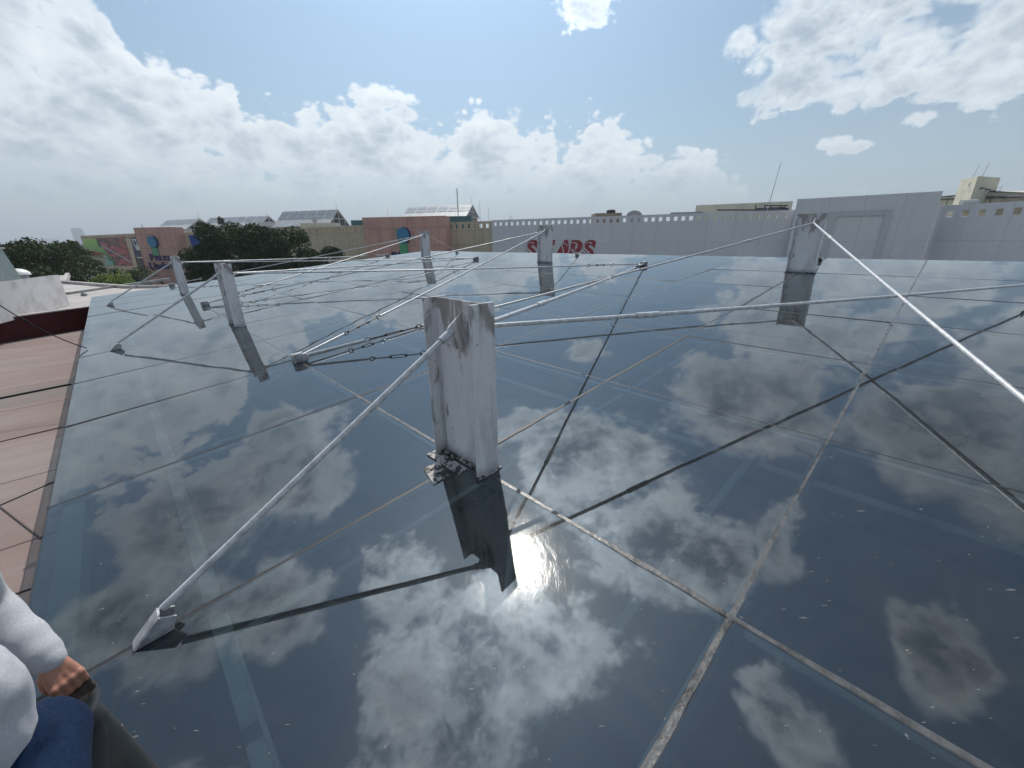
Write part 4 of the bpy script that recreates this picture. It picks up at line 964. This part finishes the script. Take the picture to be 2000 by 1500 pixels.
# ------------------------------------------------------------------ vegetation
def leaf_mat(name,c1,c2,sc_=.5):
    mm=mat(name,c1,.75,col2=c2,scale=sc_,thr=(.35,.65),detail=3,spec=.2); return mm
M_LEAF=leaf_mat('dark_leaves',(.016,.038,.015),(.050,.085,.026),.9); M_LEAF2=leaf_mat('olive_leaves',(.045,.075,.02),(.10,.13,.035),1.2); M_LEAF3=leaf_mat('fresh_leaves',(.14,.22,.04),(.26,.32,.08),1.5); M_LEAF4=leaf_mat('mixed_leaves',(.03,.055,.022),(.085,.10,.035),.08); M_BARK=mat('bark',(.10,.08,.06),.9,var=.4,scale=4)
def leaves(C,n,size):
    """C: list of (centre, radius vec) clumps; returns verts, faces"""
    k=rng.integers(0,len(C),n); cen=np.array([c[0] for c in C])[k]; rad=np.array([c[1] for c in C])[k]
    d=rng.normal(size=(n,3)); d/=np.linalg.norm(d,axis=1)[:,None]; d[:,2]=np.where(d[:,2]<-.35,-d[:,2],d[:,2]); rr=rng.random(n)**.35
    p=cen+d*rad*rr[:,None]
    a=rng.normal(size=(n,3)); a/=np.linalg.norm(a,axis=1)[:,None]; b=np.cross(a,rng.normal(size=(n,3))); b/=np.linalg.norm(b,axis=1)[:,None]
    s=size*rng.uniform(.6,1.4,n)[:,None]; a*=s; b*=s*.6
    v=np.stack([p-a,p-b*.9,p+a,p+b],1).reshape(-1,3); return v
def leaf_obj(name,C,n,size,mt,parent,base):
    v=leaves(C,n,size)-np.array(base); m_=len(v)//4; me=bpy.data.meshes.new(name); me.vertices.add(len(v)); me.vertices.foreach_set('co',v.ravel()); me.loops.add(m_*4); me.polygons.add(m_)
    me.loops.foreach_set('vertex_index',np.arange(m_*4,dtype=np.int32)); me.polygons.foreach_set('loop_start',np.arange(m_,dtype=np.int32)*4); me.update(calc_edges=True); me.validate()
    me.materials.append(mt); o=bpy.data.objects.new(name,me); COL.objects.link(o)
    if parent: o.parent=parent
    return o
def tree(base,H,Rx,Ry,lab,mt,n,size,clumps=26,z0=.35,group=None,name='broadleaf_tree',flat_=1):
    base=np.array(base,float); t=thing(name,lab,'tree',base,group); mb=MB(); top=base+np.array([0,0,H*.6]); mb.cyl(base,top,H*.03,H*.014,n=9); C=[]
    for k in range(clumps):
        a=rng.uniform(0,2*math.pi); f=rng.random()**.5; zc=z0+(1-z0)*rng.uniform(.05,.93); prof=math.sqrt(max(.05,1-((zc-z0)/(1-z0)*1.06-.30)**2/.62)); c=base+np.array([math.cos(a)*Rx*f*prof,math.sin(a)*Ry*f*prof,H*zc]); r=rng.uniform(.24,.40)*min(Rx,Ry)
        C.append((c,np.array([r*1.15,r*1.15,r*1.0]))); 
        if k<12: mb.cyl(base+np.array([0,0,H*rng.uniform(.25,.5)]),c,H*.010,H*.003,n=5)
    mb.build('trunk',M_BARK,t); leaf_obj('crown',C,n,size,mt,t,base); return t
# big dark tree in front of the mall: placed by bearing and depth
def bt(x,Y): p=at_y(x,475,Y); return np.array([p[0],p[1],GZ])
def hgt(x,row,Y): b=at_y(x,475,Y); return ztop2(np.array([b[0],b[1],GZ]),row)-GZ
tree(bt(458,66),hgt(458,438,66),7.8,5.5,'large dark dense tree in front of the mall, left and taller part',M_LEAF,46000,.17,80,.12)
tree(bt(545,68),hgt(545,449,68),6.8,5,'large dark dense tree in front of the mall, right lower part',M_LEAF,36000,.17,66,.12)
tree(bt(620,69),hgt(620,478,69),5,4,'lowest dark tree tapering behind the glass at the right of the grove',M_LEAF,13000,.17,34,.15)
tree(bt(400,63),hgt(400,474,63),3.0,3,'dark tree touching the blue banner behind the middle left post',M_LEAF,15000,.17,34,.12)
tree(bt(356,70),hgt(356,490,70),1.1,1.1,'small round dark tree against the tan wall left of the blue banner',M_LEAF,1500,.18,10,.5)
tree(bt(20,46),hgt(20,473,46),7,5,'dark spreading tree at far left behind the vent stack',M_LEAF4,16000,.17,44,.25)
tree(bt(62,50),hgt(62,484,50),5,4.5,'dark rounded tree behind the white plaster block',M_LEAF4,13000,.17,40,.25)
tree(bt(132,88),hgt(132,474,88),3.8,3.5,'tall mid-green tree left of the green billboard',M_LEAF2,6500,.26,34,.35)
tree(bt(108,95),hgt(108,482,95),4.5,4,'pale mid-distance tree over the small orange-roofed house',M_LEAF4,5000,.28,30,.35)
tree(bt(152,96),hgt(152,494,96),2.4,2.4,'mid-distance tree touching the left end of the billboard wall',M_LEAF2,3800,.28,24,.35)
for x,Y,row,rx,mt,lab in ((198,50,537,3.0,M_LEAF3,'bright yellow-green shrub in front of the mall windows'),(150,48,552,2.6,M_LEAF2,'olive shrub below the green shop sign'),(175,50,556,2.2,M_LEAF2,'low shrub between shop sign and bright shrub'),(232,58,531,3.4,M_LEAF2,'thin-leaved tree in front of the dark mall windows'),(128,46,562,2,M_LEAF2,'low dark shrub beside the white plaster block')):
    tree(bt(x,Y),hgt(x,row,Y),rx,rx,lab,mt,4200,.13,22,.45,name='shrub_tree')
# far wooded belt: reads as one mass
C=[]
for k in range(420):
    y=rng.uniform(130,900); x=-y*math.tan(R_(rng.uniform(36,56))); C.append((np.array([x,y,GZ+rng.uniform(4,12.5)*(.75+.25*min(1,y/500))]),np.array([7,7,5])*rng.uniform(.6,1.3)))
o=leaf_obj('far_trees',C,60000,.9,leaf_mat('far_leaves',(.035,.06,.028),(.075,.095,.045),.03),None,(0,0,0)); tag(o,'distant belt of green treetops along the left horizon','trees',kind='stuff')
# small house among the trees
b=at_y(122,500,104); t=thing('orange_roof_house','small house with orange tiled roof and turret among the trees','house',b)
mb=MB(); mb.box((b[0]-3.5,b[1],GZ),(b[0]+4.5,b[1]+6,b[2])); mb.build('wall',M_CREAM,t)
mb=MB(); mb.prism([(b[0]-4,b[1]-.6,b[2]),(b[0]-4,b[1]+6.6,b[2]),(b[0]-4,b[1]+3,b[2]+1.2)],(9,0,0)); mb.build('roof',mat('orange_tiles',(.42,.18,.10),.8),t)
mb=MB(); c=at_y(105,497,104); mb.cyl((c[0],c[1],GZ),(c[0],c[1],c[2]+.9),.8,n=12); mb.cyl((c[0],c[1],c[2]+.9),(c[0],c[1],c[2]+1.5),1.0,.3,n=12); mb.build('turret',M_CREAM,t)
# shop with green sign
SP=Pl(108,60,166,63,row=540); t=thing('green_shop','low shop building with green front panel and dark side wall behind the shrubs','shop',SP.p(0,GZ))
z_=SP.sz(140,531)[1]; mb=MB(); mb.prism([SP.p(0,GZ),SP.p(SP.L,GZ),SP.p(SP.L,z_),SP.p(0,z_)],(-SP.n[0]*9,-SP.n[1]*9,0)); mb.build('wall',mat('dark_grey_render',(.09,.09,.10),.8),t)
mb=MB(); mb.prism([SP.p(-1,z_+.02,.3),SP.p(SP.L+1,z_+.02,.3),SP.p(SP.L+1,z_+.02,-9.4),SP.p(-1,z_+.02,-9.4)],(0,0,.25)); mb.build('roof',M_SHEET,t)
flat(SP,[(117,551),(163,550),(158,534),(114,535)],.06,.1,mat('green_panel',(.01,.20,.06),.5),t,'green_panel')
q,z=SP.sz(126,549.5); text_mesh('Waldos',1.2,SP,q,z,.2,M_WLET,t,'letter',.01,.01)
# low flat roofs beyond the trees
t=thing('low_white_roof_building','low flat building with white and red roof edges behind the green shop','low building',at_y(130,527,80)); SP2=Pl(84,80,168,86,row=527)
mb=MB(); zz=SP2.sz(120,527)[1]; mb.prism([SP2.p(0,GZ),SP2.p(SP2.L,GZ),SP2.p(SP2.L,zz),SP2.p(0,zz)],(-SP2.n[0]*12,-SP2.n[1]*12,0)); mb.build('wall',M_CONC,t)
flat(SP2,[(118,526.5),(132,526.5),(132,524),(118,524)],.1,.2,M_WLET,t,'white_fascia'); flat(SP2,[(133,526.5),(152,526.5),(152,524),(133,524)],.1,.2,M_MAROON,t,'red_fascia')
# street lamp by the mall and bracketed wall lamp
b=at_y(226,540,52); t=thing('street_lamp','black street lamp standing before the mall windows','street lamp',(b[0],b[1],GZ)); zt_=ztop2(np.array([b[0],b[1],GZ]),533); mb=MB(); mb.cyl((b[0],b[1],GZ),(b[0],b[1],zt_),.11,.08,n=8); mb.build('pole',M_BLACK,t); mb=MB(); mb.cyl((b[0],b[1],zt_),(b[0],b[1],zt_+.35),.16,.22,n=8); mb.build('lantern',M_BLACK,t)
b=at_y(316,552,105); t=thing('wall_lamp','dark winged light fixture in front of the far salmon pillar','lamp post',(b[0],b[1],GZ)); mb=MB(); mb.cyl((b[0],b[1],GZ),(b[0],b[1],b[2]+1),.16,n=8); mb.build('pole',M_BLACK,t); mb=MB(); mb.prism([(b[0]-2,b[1],b[2]+.6),(b[0]+.2,b[1],b[2]-.4),(b[0]+.2,b[1],b[2]+.8)],(0,.3,0)); mb.build('lamp_head',M_BLACK,t)
# far towers in the haze and hills
M_TOW=mat('far_tower_cladding',(.30,.33,.36),.5,var=.3,scale=.05)
def tower(x0,x1,yb,yt,Y,lab,setb=False):
    a=at_y(x0,yb,Y); b=at_y(x1,yb,Y); zt_=ztop2((a+b)/2,yt); t=thing('skyscraper',lab,'skyscraper',((a[0]+b[0])/2,Y,GZ)); mb=MB(); w_=b[0]-a[0]
    mb.box((a[0],Y,GZ),(b[0],Y+w_*.8,GZ+(zt_-GZ)*(.96 if setb else 1))); mb.build('shaft',M_TOW,t)
    mb=MB(); k=w_*.14; mb.box((a[0]+k,Y+k,GZ+(zt_-GZ)*.96),(b[0]-k,Y+w_*.8-k,zt_+(0 if setb else w_*.08))); mb.build('crown_block',M_TOW,t)
tower(150,163,482,445,2600,'tall hazy skyscraper just left of the green billboard',True)
tower(49,59,480,466,4200,'faint slim tower above the left treetops, leftmost')
tower(82,102,480,468,4200,'faint broad block above the left treetops, second from the left')
tower(22,38,480,472,5200,'very faint low block above the dark tree at far left')
mb=MB(); xs=np.linspace(-9500,9500,80); Y=8500; top=[GZ+60+170*max(0,math.sin(k*.35+1))*(.5+.5*math.sin(k*.11))+25*rng.random() for k in range(80)]
vs=[];fs=[]
for k,x in enumerate(xs): vs+=[(x,Y-500,GZ-5),(x,Y,top[k]),(x,Y+900,GZ-5)]
for k in range(79): a=3*k; fs+=[(a,a+3,a+4,a+1),(a+1,a+4,a+5,a+2)]
mb.add(vs,fs); tag(mb.build('hills',mat('hill_green',(.08,.10,.07),.9),smooth=True),kind='structure')

# ------------------------------------------------------------------ person at lower left
M_SKIN=mat('skin',(.44,.20,.13),.5,var=.12,scale=12,bump=.0006,bscale=90); M_SWEAT=mat('heather_grey_fleece',(.52,.52,.54),.95,col2=(.40,.40,.43),scale=160,bump=.004,bscale=9,thr=(.3,.7)); M_JEAN=mat('dark_denim',(.003,.012,.038),.9,spec=.2,col2=(.006,.022,.06),scale=70,bump=.0025,bscale=18,thr=(.4,.7)); M_HAIR=mat('black_hair',(.012,.01,.009),.6,bump=.004,bscale=60); M_SHOE=mat('dark_shoe',(.03,.03,.035),.6)
fwd=np.array([.74,-.67,0]); lf=np.array([.67,.74,0]); upv=np.array([0,0,1.])
T0=CAM+ray(-170,1500)*1.66; hipc=T0-np.array([0,0,.10])
def skin(name,verts,edges,radii,root,mt,parent,sub=2):
    me=bpy.data.meshes.new(name); base=np.array(parent['_w']); me.from_pydata([tuple(np.array(v)-base) for v in verts],edges,[]); o=bpy.data.objects.new(name,me); COL.objects.link(o)
    md=o.modifiers.new('skin','SKIN'); sd=o.modifiers.new('sub','SUBSURF'); sd.levels=sub; sd.render_levels=sub
    if not me.skin_vertices: me.attributes  # layer is created with the modifier
    bm=bmesh.new(); bm.from_mesh(me); ly=bm.verts.layers.skin.verify(); bm.verts.ensure_lookup_table()
    for k,v in enumerate(bm.verts): r=radii[k]; v[ly].radius=(r,r) if not isinstance(r,tuple) else r; v[ly].use_root=(k==root)
    bm.to_mesh(me); bm.free(); dg=bpy.context.evaluated_depsgraph_get(); dg.update(); me2=bpy.data.meshes.new_from_object(o.evaluated_get(dg)); bpy.data.objects.remove(o)
    me2.polygons.foreach_set('use_smooth',[True]*len(me2.polygons)); me2.materials.clear(); me2.materials.append(mt); me2.name=name
    o=bpy.data.objects.new(name,me2); COL.objects.link(o); o.parent=parent; return o
per=thing('person','person in grey sweatshirt and dark jeans at the lower left corner, fist on thigh','person',hipc)
mid=lambda a,b,t_: np.array(a)+(np.array(b)-np.array(a))*t_
def blob(name,segs,vox,mt,smooth=6,extra=None):
    """union of tapered capsules, fused into one skin by a voxel remesh"""
    mb=MB()
    for p0,r0,p1,r1 in segs:
        p0=np.array(p0,float);p1=np.array(p1,float)
        for p,r in((p0,r0),(p1,r1)):
            n=16;m_=10; vs=[p+np.array([0,0,r])]+[p+r*np.array([math.sin(math.pi*a/m_)*math.cos(2*math.pi*k/n),math.sin(math.pi*a/m_)*math.sin(2*math.pi*k/n),math.cos(math.pi*a/m_)]) for a in range(1,m_) for k in range(n)]+[p-np.array([0,0,r])]
            fs=[(0,1+k,1+(k+1)%n) for k in range(n)]+[(1+a*n+k,1+(a+1)*n+k,1+(a+1)*n+(k+1)%n,1+a*n+(k+1)%n) for a in range(m_-2) for k in range(n)]+[(1+(m_-2)*n+(k+1)%n,1+(m_-2)*n+k,len(vs)-1) for k in range(n)]
            mb.add(vs,fs)
        if np.linalg.norm(p1-p0)>1e-4: mb.cyl(p0,p1,r0,r1,n=20)
    o=mb.build(name,mt,per); r=o.modifiers.new('r','REMESH'); r.mode='VOXEL'; r.voxel_size=vox; sm=o.modifiers.new('s','SMOOTH'); sm.factor=.5; sm.iterations=smooth
    dg=bpy.context.evaluated_depsgraph_get(); dg.update(); me=bpy.data.meshes.new_from_object(o.evaluated_get(dg)); bpy.data.objects.remove(o)
    me.polygons.foreach_set('use_smooth',[True]*len(me.polygons)); me.name=name; me.materials.clear(); me.materials.append(mt)
    if extra:
        co=np.empty(len(me.vertices)*3); me.vertices.foreach_get('co',co); nr=np.empty(len(me.vertices)*3); me.vertices.foreach_get('normal',nr)
        co=co.reshape(-1,3); nr=nr.reshape(-1,3); co=co+nr*extra(co+np.array(per['_w']))[:,None]; me.vertices.foreach_set('co',co.ravel()); me.update()
    o=bpy.data.objects.new(name,me); COL.objects.link(o); o.parent=per; return o
chest=T0+np.array([-.07,.0,.36]); neck=chest+upv*.20; head=neck+upv*.15+fwd*.02
shL=chest+lf*.17+upv*.10; elL=CAM+ray(-45,1170)*2.02; wrL=CAM+ray(100,1297)*1.92
shR=chest-lf*.17+upv*.10; elR=chest-lf*.24-upv*.16+fwd*.04; wrR=T0+fwd*.20-lf*.16+upv*.02
hpL=CAM+ray(80,1452)*1.80; knL=hpL+fwd*.42; knL[2]=-.045; hpR=hipc-lf*.10-upv*.02; knR=hpR+fwd*.42; knR[2]=-.04
ankL=knL+fwd*.33; ankL[2]=-.07; ankR=knR+fwd*.33; ankR[2]=-.08
B_=[(hipc,.11,T0+upv*.1,.105),(T0+upv*.1,.105,chest,.12),(chest+lf*.07,.10,chest-lf*.07,.10),(chest,.08,neck,.055),(neck,.055,head-upv*.05,.055),(head-upv*.035+fwd*.015,.070,head+upv*.035-fwd*.01,.088),
 (head+fwd*.078+upv*.015,.010,head+fwd*.098-upv*.012,.013),(head+lf*.086+upv*.01,.016,head+lf*.088-upv*.02,.012),(head-lf*.086+upv*.01,.016,head-lf*.088-upv*.02,.012),(head-upv*.075+fwd*.045,.028,head-upv*.06+fwd*.04,.035),
 (shL,.05,elL,.036),(elL,.036,wrL,.026),(shR,.05,elR,.036),(elR,.036,wrR,.026),(hpL,.08,knL,.052),(knL,.05,ankL,.036),(hpR,.08,knR,.052),(knR,.05,ankR,.036),(ankL,.036,ankL+fwd*.16-upv*.03,.026),(ankR,.036,ankR+fwd*.16-upv*.03,.026)]
def hand(wr,c,curl,side):
    """palm with four unequal curled fingers and a thumb closing over them"""
    d=c-wr; d/=np.linalg.norm(d); dn=curl-d*(curl@d); dn/=np.linalg.norm(dn); sd=np.cross(d,dn)*side; o=[]
    for f in (-.026,-.009,.009,.026): o.append((wr+d*.012+sd*f*.6,.0165,wr+d*.060+sd*f,.0125)); o.append((wr+d*.066+sd*f*1.06-dn*.004,.0118,wr+d*.068+sd*f*1.06-dn*.004,.0118))
    for f,ln in ((-.029,.94),(-.010,1.),(.0095,.94),(.028,.80)):
        k0=wr+d*.070+sd*f-dn*.002; k1=k0+d*.026*ln+dn*.018*ln; k2=k1-d*.006+dn*.024*ln; k3=k2-d*.022*ln+dn*.001
        o+=[(k0,.0100,k1,.0092),(k1,.0092,k2,.0086),(k2,.0086,k3,.008)]
    t0=wr+d*.022-sd*.028+dn*.012; t1=t0+d*.030-sd*.006+dn*.018; t2=t1+d*.022+sd*.016+dn*.010; o+=[(t0,.0145,t1,.012),(t1,.012,t2,.010)]
    return o
B_+=hand(wrL,CAM+ray(131,1330)*1.915,ray(131,1330)*.9+np.array([.15,-.1,-.25]),1)+hand(wrR,wrR+fwd*.1-upv*.03,-upv+fwd*.1,-1)
body=blob('body',B_,.0036,M_SKIN,2)
mb=MB()
for s_ in(-1,1): e=head+upv*.012+fwd*.078+lf*.031*s_; mb.cyl(e,e+fwd*.010,.010,.007,n=10)
mb.build('eyes',M_BLACK,per)
mb=MB(); mb.obox(head+fwd*.083-upv*.045,lf*.022,fwd*.006,upv*.004); mb.build('mouth',mat('lips',(.3,.1,.08),.5),per)
blob('hair',[(head+upv*.055-fwd*.015,.088,head+upv*.06-fwd*.02,.088),(head-fwd*.04+upv*.0,.078,head-fwd*.03-upv*.03,.07)],.008,M_HAIR,4)
def folds(amp,fr):
    def f(c):
        q=c@np.array([[1.0,.3,-.5],[.2,1.0,.6],[-.3,.4,1.0]]); return amp*(np.sin(q[:,0]*fr+2*np.sin(q[:,1]*fr*.6))*.6+np.sin(q[:,2]*fr*1.7+1.3*np.sin(q[:,0]*fr*.8))*.4)
    return f
tor=[(T0-upv*.015+lf*.03,.135,T0+upv*.10+lf*.03,.15),(T0-upv*.015-lf*.05,.135,T0+upv*.10-lf*.05,.15),(T0+upv*.10,.155,chest,.15),(chest+lf*.06,.125,chest-lf*.06,.125),(chest,.11,neck-upv*.03,.075),
 (shL,.085,mid(shL,elL,.5),.072),(mid(shL,elL,.5),.070,elL,.062),(elL,.060,mid(elL,wrL,.55),.050),(mid(elL,wrL,.55),.050,mid(elL,wrL,.84),.046),(mid(elL,wrL,.86),.037,mid(elL,wrL,.98),.036),
 (shR,.085,mid(shR,elR,.5),.072),(mid(shR,elR,.5),.070,elR,.062),(elR,.060,mid(elR,wrR,.55),.050),(mid(elR,wrR,.55),.050,mid(elR,wrR,.84),.046),(mid(elR,wrR,.86),.037,mid(elR,wrR,.98),.036)]
blob('sweatshirt',tor,.009,M_SWEAT,4,folds(.0045,26))
blob('jeans',[(hipc-upv*.01+lf*.06,.120,hipc-upv*.01-lf*.06,.120),(hpL,.095,knL,.072),(knL,.075,ankL,.055),(hpR,.11,knR,.075),(knR,.075,ankR,.055)],.010,M_JEAN,5,folds(.003,30))
mb=MB(); pts=[]
for k in range(9):
    a=k/8; p=mid(CAM+ray(92,1352)*1.50,CAM+ray(100,1398)*1.47,a)+fwd*.018*math.sin(math.pi*a); pts.append(p)
for a in (ankL,ankR): blob('shoe',[(a-upv*.01,.045,a+fwd*.08-upv*.03,.046),(a+fwd*.08-upv*.03,.046,a+fwd*.18-upv*.035,.036)],.008,M_SHOE,4)
for o in list(bpy.data.objects):
    if '_w' in o: del o['_w']
# ------------------------------------------------------------------ haze
HAZE=True
if HAZE:
    mb=MB(); mb.box((-9900,-3500,GZ-40),(9900,11500,330)); hm=bpy.data.materials.new('haze_air'); hm.use_nodes=True; nt=hm.node_tree; nt.nodes.clear(); out=nt.nodes.new('ShaderNodeOutputMaterial'); pv=nt.nodes.new('ShaderNodeVolumePrincipled'); pv.inputs['Color'].default_value=(.80,.88,.96,1); pv.inputs['Density'].default_value=.00030; pv.inputs['Anisotropy'].default_value=.2
    nt.links.new(pv.outputs[0],out.inputs['Volume']); tag(mb.build('haze',hm),'thin pale bluish air fading the far towers','haze',kind='stuff')
